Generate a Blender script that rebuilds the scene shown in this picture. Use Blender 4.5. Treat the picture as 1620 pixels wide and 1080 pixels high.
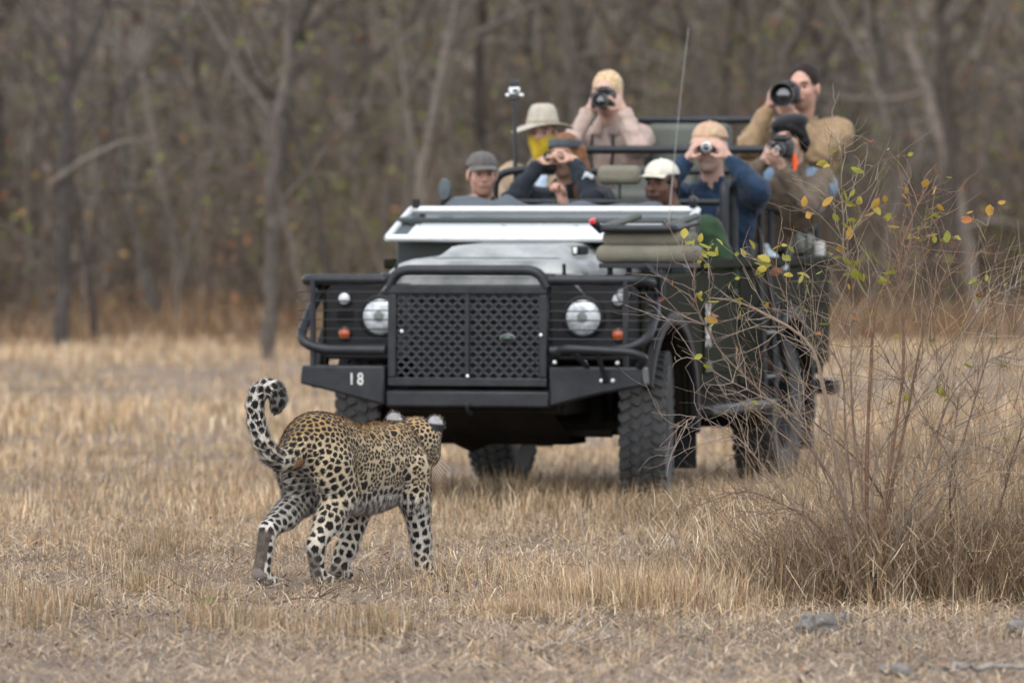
import bpy, bmesh, math, random
import numpy as np
from mathutils import Vector, Matrix
from mathutils.kdtree import KDTree

scene = bpy.context.scene
for o in list(bpy.data.objects):
    bpy.data.objects.remove(o)
R = math.radians

# ------------------------------------------------------------------ camera
F = 11600.0            # focal length in photo pixels (photo is 1620 wide)
CAM_H = 1.6            # camera height
HOR = 313.0            # photo row of the horizon
cam_d = bpy.data.cameras.new('camera')
cam = bpy.data.objects.new('camera', cam_d)
scene.collection.objects.link(cam)
cam.location = (0, 0, CAM_H)
cam.rotation_euler = (R(90) - math.atan((540 - HOR) / F), 0, 0)
cam_d.sensor_width = 36.0
cam_d.lens = F / 1620 * 36.0
cam_d.clip_start = 0.5
cam_d.clip_end = 2000
cam_d.dof.use_dof = True
cam_d.dof.focus_distance = 30.5
cam_d.dof.aperture_fstop = 4.2
scene.camera = cam

# ------------------------------------------------------------------ sky and sun (bright overcast)
SUN_EL, SUN_AZ = R(58), R(205)
world = bpy.data.worlds.new('World')
scene.world = world
world.use_nodes = True
wn, wl = world.node_tree.nodes, world.node_tree.links
wn.clear()
sky = wn.new('ShaderNodeTexSky')
sky.sky_type = 'NISHITA'
sky.sun_disc = False
sky.sun_elevation = SUN_EL
sky.sun_rotation = SUN_AZ
sky.air_density = 1.0
sky.dust_density = 1.0
hs = wn.new('ShaderNodeHueSaturation')
hs.inputs['Saturation'].default_value = 0.28      # cloud cover takes the blue out
bg = wn.new('ShaderNodeBackground')
bg.inputs['Strength'].default_value = 0.15
wo = wn.new('ShaderNodeOutputWorld')
wl.new(sky.outputs[0], hs.inputs['Color'])
wl.new(hs.outputs[0], bg.inputs['Color'])
wl.new(bg.outputs[0], wo.inputs['Surface'])
sun_d = bpy.data.lights.new('sun', 'SUN')
sun_d.energy = 0.5
sun_d.angle = R(35)
sun_d.color = (1.0, 0.95, 0.88)
sun = bpy.data.objects.new('sun', sun_d)
scene.collection.objects.link(sun)
# direction towards the sun, same azimuth as the sky
sd = Vector((math.sin(SUN_AZ) * math.cos(SUN_EL), math.cos(SUN_AZ) * math.cos(SUN_EL), math.sin(SUN_EL)))
sun.rotation_euler = sd.to_track_quat('Z', 'Y').to_euler()
vs = scene.view_settings
vs.view_transform = 'Standard'
vs.look = 'None'
vs.exposure = 1.52
vs.gamma = 1.0
vs.use_curve_mapping = False
scene.cycles.max_bounces = 6
scene.cycles.diffuse_bounces = 3
scene.cycles.glossy_bounces = 3
scene.cycles.transmission_bounces = 4
scene.cycles.transparent_max_bounces = 6
scene.cycles.use_denoising = True

# ------------------------------------------------------------------ helpers
COL = scene.collection

def at(px, py, Y):
    """world point seen at photo pixel (px, py) that stands at distance Y"""
    return Vector(((px - 810) / F * Y, Y, CAM_H - (py - HOR) / F * Y))

def ground_at(px, py):
    Y = CAM_H * F / (py - HOR)
    return Vector(((px - 810) / F * Y, Y, 0))

def tag(o, label=None, cat=None, group=None, kind=None):
    if label: o['label'] = label
    if cat: o['category'] = cat
    if group: o['group'] = group
    if kind: o['kind'] = kind
    return o

def empty(name, loc=(0, 0, 0), rz=0.0):
    o = bpy.data.objects.new(name, None)
    o.empty_display_size = 0.1
    COL.objects.link(o)
    o.location = loc
    o.rotation_euler = (0, 0, rz)
    return o

def link_mesh(name, me, mat=None, parent=None, smooth=40):
    o = bpy.data.objects.new(name, me)
    COL.objects.link(o)
    if mat is not None:
        me.materials.append(mat)
    if parent is not None:
        o.parent = parent
    if smooth is not None and len(me.polygons):
        me.polygons.foreach_set('use_smooth', np.ones(len(me.polygons), dtype=bool))
        if smooth < 180:
            me.set_sharp_from_angle(angle=R(smooth))
    return o

def np_mesh(name, V, Fc):
    """fast mesh from an (n,3) array and an (m,k) array of faces"""
    me = bpy.data.meshes.new(name)
    V = np.asarray(V, dtype=np.float32)
    Fc = np.asarray(Fc, dtype=np.int32)
    me.vertices.add(len(V))
    me.vertices.foreach_set('co', V.ravel())
    m, k = Fc.shape
    me.loops.add(m * k)
    me.loops.foreach_set('vertex_index', Fc.ravel())
    me.polygons.add(m)
    me.polygons.foreach_set('loop_start', np.arange(0, m * k, k, dtype=np.int32))
    me.polygons.foreach_set('loop_total', np.full(m, k, dtype=np.int32))
    me.update(calc_edges=True)
    return me

def vcol(me, C, name='Col'):
    a = me.color_attributes.new(name, 'FLOAT_COLOR', 'POINT')
    C = np.asarray(C, dtype=np.float32)
    if C.shape[1] == 3:
        C = np.hstack([C, np.ones((len(C), 1), dtype=np.float32)])
    a.data.foreach_set('color', C.ravel())

class MB:
    """collects shapes for ONE mesh object"""
    def __init__(self):
        self.v = []; self.f = []
    def add(self, vs, fs):
        b = len(self.v)
        self.v += [tuple(p) for p in vs]
        self.f += [tuple(i + b for i in q) for q in fs]
        return self
    def box(self, c, s, rot=None, top=1.0):
        hx, hy, hz = s[0] / 2, s[1] / 2, s[2] / 2
        pts = [Vector((x * hx * (top if z > 0 else 1), y * hy * (top if z > 0 else 1), z * hz)) for z in (-1, 1) for y in (-1, 1) for x in (-1, 1)]
        if rot is not None:
            m = rot if isinstance(rot, Matrix) else Matrix.Rotation(rot[0], 3, 'X') if len(rot) == 1 else (
                Matrix.Rotation(rot[2], 3, 'Z') @ Matrix.Rotation(rot[1], 3, 'Y') @ Matrix.Rotation(rot[0], 3, 'X'))
            pts = [m @ p for p in pts]
        c = Vector(c)
        return self.add([p + c for p in pts], [(0, 2, 3, 1), (4, 5, 7, 6), (0, 1, 5, 4), (2, 6, 7, 3), (0, 4, 6, 2), (1, 3, 7, 5)])
    def tube(self, pts, r, n=8, cap=True):
        pts = [Vector(p) for p in pts]
        m = len(pts)
        rs = [r] * m if not hasattr(r, '__len__') else list(r)
        ts = []
        for i in range(m):
            a = pts[max(i - 1, 0)]; b = pts[min(i + 1, m - 1)]
            t = (b - a)
            ts.append(t.normalized() if t.length > 1e-9 else Vector((0, 0, 1)))
        up = Vector((0, 0, 1)) if abs(ts[0].z) < 0.9 else Vector((1, 0, 0))
        u = ts[0].cross(up).normalized()
        vs, fs = [], []
        for i in range(m):
            u = (u - ts[i] * u.dot(ts[i]))
            u = u.normalized() if u.length > 1e-6 else ts[i].orthogonal().normalized()
            w = ts[i].cross(u)
            for k in range(n):
                a = 2 * math.pi * k / n
                vs.append(pts[i] + (u * math.cos(a) + w * math.sin(a)) * rs[i])
        for i in range(m - 1):
            for k in range(n):
                k2 = (k + 1) % n
                fs.append((i * n + k, i * n + k2, (i + 1) * n + k2, (i + 1) * n + k))
        if cap:
            fs.append(tuple(range(n - 1, -1, -1)))
            fs.append(tuple((m - 1) * n + k for k in range(n)))
        return self.add(vs, fs)
    def prism(self, poly, axis, a, b):
        """poly: 2D points in the two axes other than `axis`, extruded from a to b"""
        n = len(poly)
        def p3(p, t):
            if axis == 'x': return (t, p[0], p[1])
            if axis == 'y': return (p[0], t, p[1])
            return (p[0], p[1], t)
        vs = [p3(p, a) for p in poly] + [p3(p, b) for p in poly]
        fs = [tuple(range(n - 1, -1, -1)), tuple(range(n, 2 * n))]
        for i in range(n):
            j = (i + 1) % n
            fs.append((i, j, n + j, n + i))
        return self.add(vs, fs)
    def lathe(self, prof, c=(0, 0, 0), axis='z', n=24, closed=False):
        """prof: list of (radius, height along the axis)"""
        c = Vector(c); m = len(prof); vs, fs = [], []
        for (r, h) in prof:
            for k in range(n):
                a = 2 * math.pi * k / n
                ca, sa = r * math.cos(a), r * math.sin(a)
                p = (ca, sa, h) if axis == 'z' else (ca, h, sa) if axis == 'y' else (h, ca, sa)
                vs.append(c + Vector(p))
        for i in range(m - 1 if not closed else m):
            i2 = (i + 1) % m
            for k in range(n):
                k2 = (k + 1) % n
                fs.append((i * n + k, i * n + k2, i2 * n + k2, i2 * n + k))
        if not closed:
            fs.append(tuple(range(n - 1, -1, -1)))
            fs.append(tuple((m - 1) * n + k for k in range(n)))
        return self.add(vs, fs)
    def build(self, name, mat=None, parent=None, smooth=40, bevel=None, seg=2):
        me = bpy.data.meshes.new(name)
        me.from_pydata(self.v, [], self.f)
        bm = bmesh.new(); bm.from_mesh(me)
        bmesh.ops.recalc_face_normals(bm, faces=bm.faces)
        bm.to_mesh(me); bm.free()
        o = link_mesh(name, me, mat, parent, smooth)
        if bevel:
            b = o.modifiers.new('bevel', 'BEVEL')
            b.width = bevel; b.segments = seg; b.limit_method = 'ANGLE'; b.angle_limit = R(35)
        return o

def bend(pts, rad, n=5):
    """round the inner corners of a polyline"""
    pts = [Vector(p) for p in pts]
    out = [pts[0]]
    for i in range(1, len(pts) - 1):
        a, b, c = pts[i - 1], pts[i], pts[i + 1]
        r1 = min(rad, (a - b).length * 0.49); r2 = min(rad, (c - b).length * 0.49)
        p, q = b + (a - b).normalized() * r1, b + (c - b).normalized() * r2
        for k in range(n + 1):
            t = k / n
            out.append(p * (1 - t) ** 2 + b * 2 * t * (1 - t) + q * t * t)
    out.append(pts[-1])
    return out

def copy_tree(o, parent=None):
    c = o.copy(); COL.objects.link(c); c.parent = parent
    for ch in o.children: copy_tree(ch, c)
    return c

# ------------------------------------------------------------------ materials
def mat(name, color, rough=0.6, metal=0.0, var=0.0, scale=20.0, bump=0.0, bscale=None, coat=0.0, spec=0.5, dust=0.0,
        dustcol=(0.32, 0.25, 0.18), vc=False, transl=0.0, sheen=0.0):
    m = bpy.data.materials.new(name)
    m.use_nodes = True
    nt = m.node_tree; n, l = nt.nodes, nt.links
    p = n['Principled BSDF']
    p.inputs['Roughness'].default_value = rough
    p.inputs['Metallic'].default_value = metal
    p.inputs['Coat Weight'].default_value = coat
    p.inputs['Specular IOR Level'].default_value = spec
    p.inputs['Sheen Weight'].default_value = sheen
    tc = n.new('ShaderNodeTexCoord')
    if vc:
        src = n.new('ShaderNodeVertexColor'); src.layer_name = 'Col'
        cur = src.outputs['Color']
    else:
        rgb = n.new('ShaderNodeRGB'); rgb.outputs[0].default_value = (*color, 1)
        cur = rgb.outputs[0]
    if var > 0:
        nz = n.new('ShaderNodeTexNoise'); nz.inputs['Scale'].default_value = scale; nz.inputs['Detail'].default_value = 6
        l.new(tc.outputs['Object'], nz.inputs['Vector'])
        mr = n.new('ShaderNodeMapRange')
        mr.inputs[1].default_value = 0.3; mr.inputs[2].default_value = 0.7
        mr.inputs[3].default_value = 1 - var; mr.inputs[4].default_value = 1 + var
        l.new(nz.outputs[0], mr.inputs[0])
        mx = n.new('ShaderNodeMix'); mx.data_type = 'RGBA'; mx.blend_type = 'MULTIPLY'; mx.inputs[0].default_value = 1.0
        l.new(cur, mx.inputs[6]); l.new(mr.outputs[0], mx.inputs[7])
        cur = mx.outputs[2]
    if dust > 0:
        nz = n.new('ShaderNodeTexNoise'); nz.inputs['Scale'].default_value = 3.5; nz.inputs['Detail'].default_value = 8
        nz.inputs['Roughness'].default_value = 0.65
        l.new(tc.outputs['Object'], nz.inputs['Vector'])
        mr = n.new('ShaderNodeMapRange')
        mr.inputs[1].default_value = 0.35; mr.inputs[2].default_value = 0.75
        mr.inputs[3].default_value = 0.15 * dust; mr.inputs[4].default_value = dust
        l.new(nz.outputs[0], mr.inputs[0])
        mx = n.new('ShaderNodeMix'); mx.data_type = 'RGBA'
        l.new(mr.outputs[0], mx.inputs[0]); l.new(cur, mx.inputs[6]); mx.inputs[7].default_value = (*dustcol, 1)
        cur = mx.outputs[2]
        rr = n.new('ShaderNodeMapRange')
        rr.inputs[3].default_value = rough; rr.inputs[4].default_value = min(1, rough + 0.5)
        l.new(mr.outputs[0], rr.inputs[0]); l.new(rr.outputs[0], p.inputs['Roughness'])
    l.new(cur, p.inputs['Base Color'])
    if bump > 0:
        nb = n.new('ShaderNodeTexNoise'); nb.inputs['Scale'].default_value = bscale or scale * 2; nb.inputs['Detail'].default_value = 5
        l.new(tc.outputs['Object'], nb.inputs['Vector'])
        b = n.new('ShaderNodeBump'); b.inputs['Strength'].default_value = bump; b.inputs['Distance'].default_value = 0.02
        l.new(nb.outputs[0], b.inputs['Height']); l.new(b.outputs[0], p.inputs['Normal'])
    if transl > 0:
        tr = n.new('ShaderNodeBsdfTranslucent'); l.new(cur, tr.inputs['Color'])
        ms = n.new('ShaderNodeMixShader'); ms.inputs[0].default_value = transl
        l.new(p.outputs[0], ms.inputs[1]); l.new(tr.outputs[0], ms.inputs[2])
        l.new(ms.outputs[0], n['Material Output'].inputs['Surface'])
    return m

# ------------------------------------------------------------------ signed-distance modelling (organic bodies)
class SDF:
    def __init__(self, lo, hi, res):
        self.res = res
        self.lo = np.array(lo, dtype=np.float64)
        self.n = np.ceil((np.array(hi) - self.lo) / res).astype(int) + 1
        self.d = np.full(self.n, 9.0, dtype=np.float32)
    def _sub(self, lo, hi, mar):
        a = np.maximum(np.floor((np.asarray(lo) - mar - self.lo) / self.res).astype(int), 0)
        b = np.minimum(np.ceil((np.asarray(hi) + mar - self.lo) / self.res).astype(int) + 1, self.n)
        if np.any(b <= a): return None, None
        g = [self.lo[i] + np.arange(a[i], b[i]) * self.res for i in range(3)]
        P = np.stack(np.meshgrid(*g, indexing='ij'), axis=-1).astype(np.float32)
        return (slice(a[0], b[0]), slice(a[1], b[1]), slice(a[2], b[2])), P
    def _merge(self, sl, dn, k, mode):
        do = self.d[sl]
        if mode == 'sub':
            dn = -dn
            h = np.clip(0.5 - 0.5 * (do - dn) / max(k, 1e-6), 0, 1)
            self.d[sl] = do * (1 - h) + dn * h + k * h * (1 - h)
            return
        h = np.clip(0.5 + 0.5 * (do - dn) / max(k, 1e-6), 0, 1)
        self.d[sl] = do * (1 - h) + dn * h - k * h * (1 - h)
    def cap(self, a, b, r1, r2=None, k=0.02, mode='add'):
        r2 = r1 if r2 is None else r2
        a = np.array(a, dtype=np.float32); b = np.array(b, dtype=np.float32)
        m = max(r1, r2)
        sl, P = self._sub(np.minimum(a, b) - m, np.maximum(a, b) + m, k + 3 * self.res)
        if sl is None: return self
        ab = b - a
        t = np.clip(((P - a) @ ab) / max(float(ab @ ab), 1e-9), 0, 1)
        dn = np.linalg.norm(P - a - t[..., None] * ab, axis=-1) - (r1 + (r2 - r1) * t)
        self._merge(sl, dn, k, mode)
        return self
    def chain(self, pts, rs, k=0.02, mode='add'):
        for i in range(len(pts) - 1):
            self.cap(pts[i], pts[i + 1], rs[i], rs[i + 1], k, mode)
        return self
    def ell(self, c, r, rot=None, k=0.02, mode='add'):
        c = np.array(c, dtype=np.float32); r = np.array(r, dtype=np.float32)
        m = float(r.max())
        sl, P = self._sub(c - m, c + m, k + 3 * self.res)
        if sl is None: return self
        Q = P - c
        if rot is not None:
            Q = Q @ np.array(rot, dtype=np.float32)      # rot: local -> world (columns are axes)
        k0 = np.linalg.norm(Q / r, axis=-1)
        k1 = np.maximum(np.linalg.norm(Q / (r * r), axis=-1), 1e-6)
        dn = k0 * (k0 - 1.0) / k1
        self._merge(sl, dn.astype(np.float32), k, mode)
        return self
    def mesh(self):
        """naive surface nets -> verts, quads"""
        d = self.d; n = d.shape
        s = d < 0
        cells = np.zeros((n[0] - 1, n[1] - 1, n[2] - 1), dtype=np.int8)
        for i in (0, 1):
            for j in (0, 1):
                for k in (0, 1):
                    cells += s[i:n[0] - 1 + i, j:n[1] - 1 + j, k:n[2] - 1 + k]
        act = (cells > 0) & (cells < 8)
        idx = np.argwhere(act)
        vid = np.full(act.shape, -1, dtype=np.int32)
        vid[act] = np.arange(len(idx))
        acc = np.zeros((len(idx), 3)); cnt = np.zeros(len(idx))
        corners = [(i, j, k) for i in (0, 1) for j in (0, 1) for k in (0, 1)]
        for a in corners:
            for ax in range(3):
                if a[ax] == 1: continue
                b = list(a); b[ax] = 1
                da = d[idx[:, 0] + a[0], idx[:, 1] + a[1], idx[:, 2] + a[2]]
                db = d[idx[:, 0] + b[0], idx[:, 1] + b[1], idx[:, 2] + b[2]]
                cr = (da < 0) != (db < 0)
                t = np.where(cr, da / np.where(np.abs(da - db) < 1e-9, 1, da - db), 0)
                p = np.tile(np.array(a, dtype=float), (len(idx), 1)); p[:, ax] += t
                acc[cr] += p[cr]; cnt[cr] += 1
        Vv = (idx + acc / np.maximum(cnt, 1)[:, None]) * self.res + self.lo
        quads = []
        for ax in range(3):
            o1, o2 = (ax + 1) % 3, (ax + 2) % 3
            sl0 = [slice(None)] * 3; sl1 = [slice(None)] * 3
            sl0[ax] = slice(0, n[ax] - 1); sl1[ax] = slice(1, n[ax])
            e = s[tuple(sl0)] != s[tuple(sl1)]
            ei = np.argwhere(e)
            ok = (ei[:, o1] > 0) & (ei[:, o2] > 0) & (ei[:, o1] < n[o1] - 1) & (ei[:, o2] < n[o2] - 1)
            ei = ei[ok]
            ins = s[ei[:, 0], ei[:, 1], ei[:, 2]]
            def cell(d1, d2):
                q = ei.copy(); q[:, o1] -= d1; q[:, o2] -= d2
                return vid[q[:, 0], q[:, 1], q[:, 2]]
            q = np.stack([cell(1, 1), cell(0, 1), cell(0, 0), cell(1, 0)], axis=1)
            q[~ins] = q[~ins][:, ::-1]
            quads.append(q)
        Q = np.concatenate(quads)
        return Vv, Q[(Q >= 0).all(axis=1)]

def relax(Vv, Q, it=2, f=0.5):
    n = len(Vv)
    e = np.concatenate([Q[:, [0, 1]], Q[:, [1, 2]], Q[:, [2, 3]], Q[:, [3, 0]]])
    for _ in range(it):
        acc = np.zeros_like(Vv); c = np.zeros(n)
        np.add.at(acc, e[:, 0], Vv[e[:, 1]]); np.add.at(acc, e[:, 1], Vv[e[:, 0]])
        np.add.at(c, e[:, 0], 1); np.add.at(c, e[:, 1], 1)
        Vv = Vv * (1 - f) + f * acc / np.maximum(c, 1)[:, None]
    return Vv

def subdivide(Vv, Q):
    """linear quad subdivision"""
    n = len(Vv)
    e = np.sort(np.concatenate([Q[:, [0, 1]], Q[:, [1, 2]], Q[:, [2, 3]], Q[:, [3, 0]]]), axis=1)
    u, inv = np.unique(e[:, 0].astype(np.int64) * n + e[:, 1], return_inverse=True)
    mid = (Vv[u // n] + Vv[u % n]) / 2
    cen = Vv[Q].mean(axis=1)
    m = len(Q); E = inv.reshape(4, m) + n; Cc = np.arange(m) + n + len(u)
    q = [np.stack([Q[:, i], E[i], Cc, E[i - 1]], axis=1) for i in range(4)]
    return np.concatenate([Vv, mid, cen]), np.concatenate(q)

def vnormals(Vv, Q):
    fn = np.cross(Vv[Q[:, 2]] - Vv[Q[:, 0]], Vv[Q[:, 3]] - Vv[Q[:, 1]])
    N = np.zeros_like(Vv)
    for i in range(4): np.add.at(N, Q[:, i], fn)
    return N / np.maximum(np.linalg.norm(N, axis=1), 1e-12)[:, None]

def vnoise(P, scale, seed=0):
    """cheap smooth 3D value noise in -1..1"""
    rng = np.random.RandomState(seed)
    T = rng.rand(16, 16, 16).astype(np.float32) * 2 - 1
    q = np.asarray(P, dtype=np.float64) * scale + 1000
    i = np.floor(q).astype(int); f = q - i; f = f * f * (3 - 2 * f)
    r = 0
    for a in (0, 1):
        for b in (0, 1):
            for c in (0, 1):
                w = (f[:, 0] if a else 1 - f[:, 0]) * (f[:, 1] if b else 1 - f[:, 1]) * (f[:, 2] if c else 1 - f[:, 2])
                r = r + w * T[(i[:, 0] + a) % 16, (i[:, 1] + b) % 16, (i[:, 2] + c) % 16]
    return r

def sstep(a, b, x):
    t = np.clip((x - a) / (b - a), 0, 1)
    return t * t * (3 - 2 * t)
# ------------------------------------------------------------------ ground
rng = np.random.RandomState(11)
def soil_mat():
    m = bpy.data.materials.new('dry_soil'); m.use_nodes = True
    nt = m.node_tree; n, l = nt.nodes, nt.links; p = n['Principled BSDF']
    p.inputs['Roughness'].default_value = 0.95; p.inputs['Specular IOR Level'].default_value = 0.1
    tc = n.new('ShaderNodeTexCoord')
    a = n.new('ShaderNodeTexNoise'); a.inputs['Scale'].default_value = 0.9; a.inputs['Detail'].default_value = 8; a.inputs['Roughness'].default_value = 0.7
    b = n.new('ShaderNodeTexNoise'); b.inputs['Scale'].default_value = 55; b.inputs['Detail'].default_value = 6; b.inputs['Roughness'].default_value = 0.7
    for t in (a, b): l.new(tc.outputs['Object'], t.inputs['Vector'])
    r1 = n.new('ShaderNodeValToRGB')
    r1.color_ramp.elements[0].position = 0.35; r1.color_ramp.elements[0].color = (0.15, 0.115, 0.088, 1)
    r1.color_ramp.elements[1].position = 0.68; r1.color_ramp.elements[1].color = (0.30, 0.225, 0.16, 1)
    e = r1.color_ramp.elements.new(0.5); e.color = (0.22, 0.175, 0.138, 1)
    l.new(a.outputs[0], r1.inputs[0])
    r2 = n.new('ShaderNodeMapRange'); r2.inputs[1].default_value = 0.3; r2.inputs[2].default_value = 0.7; r2.inputs[3].default_value = 0.55; r2.inputs[4].default_value = 1.4
    l.new(b.outputs[0], r2.inputs[0])
    mx = n.new('ShaderNodeMix'); mx.data_type = 'RGBA'; mx.blend_type = 'MULTIPLY'; mx.inputs[0].default_value = 1
    l.new(r1.outputs[0], mx.inputs[6]); l.new(r2.outputs[0], mx.inputs[7]); l.new(mx.outputs[2], p.inputs['Base Color'])
    bp = n.new('ShaderNodeBump'); bp.inputs['Strength'].default_value = 0.8; bp.inputs['Distance'].default_value = 0.03
    l.new(b.outputs[0], bp.inputs['Height']); l.new(bp.outputs[0], p.inputs['Normal'])
    return m
# one sheet to the horizon: fine grid in front, rising to a low wooded ridge far behind
def ground_z(x, y):
    x = np.asarray(x, dtype=float); y = np.asarray(y, dtype=float)
    ridge = 13.0 * sstep(118, 260, y)
    return ridge
gxs = np.concatenate([np.linspace(-900, -60, 8), np.linspace(-40, 40, 60), np.linspace(60, 900, 8)])
gys = np.concatenate([np.linspace(-30, 20, 8), np.linspace(24, 100, 120), np.linspace(105, 300, 30), np.linspace(330, 1400, 8)])
GX, GY = np.meshgrid(gxs, gys, indexing='ij')
GZ = ground_z(GX, GY)
bumpz = vnoise(np.stack([GX.ravel(), GY.ravel(), 0 * GX.ravel()], 1), 1.1, 3).reshape(GX.shape) * 0.012
GZ = GZ - 0.012 + np.where((GY > 22) & (GY < 102) & (np.abs(GX) < 41), bumpz, 0)
vid = np.arange(GX.size).reshape(GX.shape)
q = np.stack([vid[:-1, :-1].ravel(), vid[1:, :-1].ravel(), vid[1:, 1:].ravel(), vid[:-1, 1:].ravel()], 1)
g_me = np_mesh('ground', np.stack([GX.ravel(), GY.ravel(), GZ.ravel()], 1), q)
ground = link_mesh('ground', g_me, soil_mat(), None, 180)
tag(ground, kind='structure')

# ------------------------------------------------------------------ dry grass
GRASS = mat('dry_grass', (1, 1, 1), 0.8, vc=True, spec=0.12, transl=0.10)
STRAW = np.array([(0.51, 0.36, 0.205), (0.59, 0.45, 0.295), (0.41, 0.275, 0.155), (0.21, 0.138, 0.08), (0.33, 0.26, 0.195), (0.42, 0.26, 0.155), (0.68, 0.56, 0.41), (0.23, 0.21, 0.07)])
def palette(n, w, rs):
    w = np.array(w, dtype=float); w /= w.sum()
    c = STRAW[rs.choice(len(STRAW), n, p=w)]
    return c * (0.50 + 0.80 * rs.rand(n, 1))

def blades(base, h, az, lean, width, col, rs, curl=0.6):
    """each blade: 5 vertices, 3 triangles, bending over towards az by lean"""
    n = len(base)
    d = np.stack([np.cos(az), np.sin(az), np.zeros(n)], 1)
    fa = rs.rand(n) * math.pi
    s = np.stack([np.cos(fa), np.sin(fa), np.zeros(n)], 1) * (width / 2)[:, None]
    up = np.array([0, 0, 1.0])
    t1, t2 = lean * (1 - curl), np.minimum(lean * (1 + curl), 2.0)
    p1 = base + (d * np.sin(t1)[:, None] + up * np.cos(t1)[:, None]) * (h * 0.55)[:, None]
    p2 = p1 + (d * np.sin(t2)[:, None] + up * np.cos(t2)[:, None]) * (h * 0.45)[:, None]
    p2[:, 2] = np.maximum(p2[:, 2], base[:, 2] + 0.002)
    Vv = np.stack([base - s, base + s, p1 - s * 0.8, p1 + s * 0.8, p2], 1).reshape(-1, 3)
    i = np.arange(n)[:, None] * 5
    T = np.concatenate([i + [0, 1, 3], i + [0, 3, 2], i + [2, 3, 4]], 0)
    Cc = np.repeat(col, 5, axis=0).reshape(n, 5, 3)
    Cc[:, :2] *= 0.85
    return Vv, T, Cc.reshape(-1, 3)

class Grass:
    def __init__(self): self.V = []; self.T = []; self.C = []; self.n = 0
    def add(self, Vv, T, Cc):
        self.V.append(Vv); self.T.append(T + self.n); self.C.append(Cc); self.n += len(Vv)
    def build(self, name, label, cat='grass'):
        me = np_mesh(name, np.concatenate(self.V), np.concatenate(self.T))
        vcol(me, np.concatenate(self.C))
        o = link_mesh(name, me, GRASS, None, None)
        return tag(o, label, cat, kind='stuff')

def half_w(Y): return 810 / F * Y

def scatter(n, y0, y1, mar, rs, tuft=0.6, tuft_r=0.07, ntuft=None, pw=1.0):
    """points in the strip of ground the camera sees, part of them gathered in tufts -> base, tuft azimuth, tuft id noise"""
    def pts(k):
        Y = y0 + (y1 - y0) * rs.rand(k) ** pw
        X = (rs.rand(k) * 2 - 1) * (half_w(Y) + mar)
        return np.stack([X, Y, np.zeros(k)], 1)
    nt = int(n * tuft)
    ntuft = ntuft or max(1, nt // 22)
    tc_ = pts(ntuft)
    ti = rs.randint(0, ntuft, nt)
    off = rs.normal(size=(nt, 2)) * tuft_r
    b1 = tc_[ti].copy(); b1[:, :2] += off
    az1 = np.arctan2(off[:, 1], off[:, 0]) + rs.normal(size=nt) * 0.6
    b2 = pts(n - nt)
    th = rs.rand(ntuft)[ti]
    return np.concatenate([b1, b2]), np.concatenate([az1, rs.rand(n - nt) * 6.283]), np.concatenate([th, rs.rand(n - nt)])

def not_blocked(b, extra=0.0):
    """keep tall blades off the leopard's feet and out of the tyres"""
    ok = np.ones(len(b), dtype=bool)
    for (x, y, r) in KEEP_OUT: ok &= (b[:, 0] - x) ** 2 + (b[:, 1] - y) ** 2 > (r + extra) ** 2
    return ok

KEEP_OUT = []
ct_, st_v = math.cos(R(15)), math.sin(R(15))
for (x, y) in ((0.765, 0.47), (-0.765, 0.47), (0.765, 3.26), (-0.765, 3.26)):
    KEEP_OUT.append(((762 - 810) / F * 38 + x * ct_ + y * st_v, 38 - x * st_v + y * ct_, 0.17))
FEET = [ground_at(415, 928), ground_at(500, 922), ground_at(537, 917), ground_at(668, 913)]

rs = np.random.RandomState(21)
# (1) short cropped turf round the leopard and towards the camera
G = Grass()
n = 118000
b, az, th = scatter(n, 22.6, 37.0, 0.9, rs, 0.72, 0.045, ntuft=3600)
pat = vnoise(b, 0.9, 5) + 0.6 * vnoise(b, 2.6, 6)
fine = vnoise(b, 6.0, 7)
near = sstep(29.3, 26.0, b[:, 1])                      # barer strip close to the camera
bare = sstep(-0.7, -1.6, b[:, 0]) * sstep(31.0, 29.5, b[:, 1])
dens = 0.62 + 0.40 * pat + 0.25 * fine - 0.15 * near - 0.25 * bare
keep = (rs.rand(n) < np.clip(dens, 0.10, 1)) & not_blocked(b)
b, az, th, pat, near, bare = (q_[keep] for q_ in (b, az, th, pat, near, bare)); n = len(b)
far_ = sstep(31.5, 36.0, b[:, 1])
h = (0.016 + 0.030 * rs.rand(n) + 0.045 * np.maximum(pat, 0) * rs.rand(n)) * (1 + 0.7 * far_) * (0.45 + 1.2 * th ** 2) * (1 - 0.3 * bare)
for f_ in FEET:
    dd = np.hypot(b[:, 0] - f_.x, b[:, 1] - f_.y); h = np.where(dd < 0.16, np.minimum(h, 0.045), h)
lean = np.abs(rs.normal(size=n)) * 0.85 + 0.15; az = az + rs.normal(size=n) * 0.9
col = palette(n, (3, 3, 2.5, 2.4, 2.2, 1.2, 2.4, 0.3), rs)
tone = 0.72 + 0.5 * ((th * 7.13) % 1.0)                # every tuft weathered differently
tone = tone * (1 + 0.22 * np.clip(vnoise(b, 0.8, 71) + 0.7 * vnoise(b, 2.1, 72), -1.2, 1.2))
col = col * tone[:, None]
grey = (near * 0.6 + bare * 0.5)[:, None]
col = col * (1 - grey) + (col.mean(1, keepdims=True) * np.array([1.06, 0.97, 0.87])) * grey * 0.95
G.add(*blades(b, h, az, lean, 0.0014 + 0.0020 * rs.rand(n), col, rs, 0.3 + 0.5 * rs.rand(n)))
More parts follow.
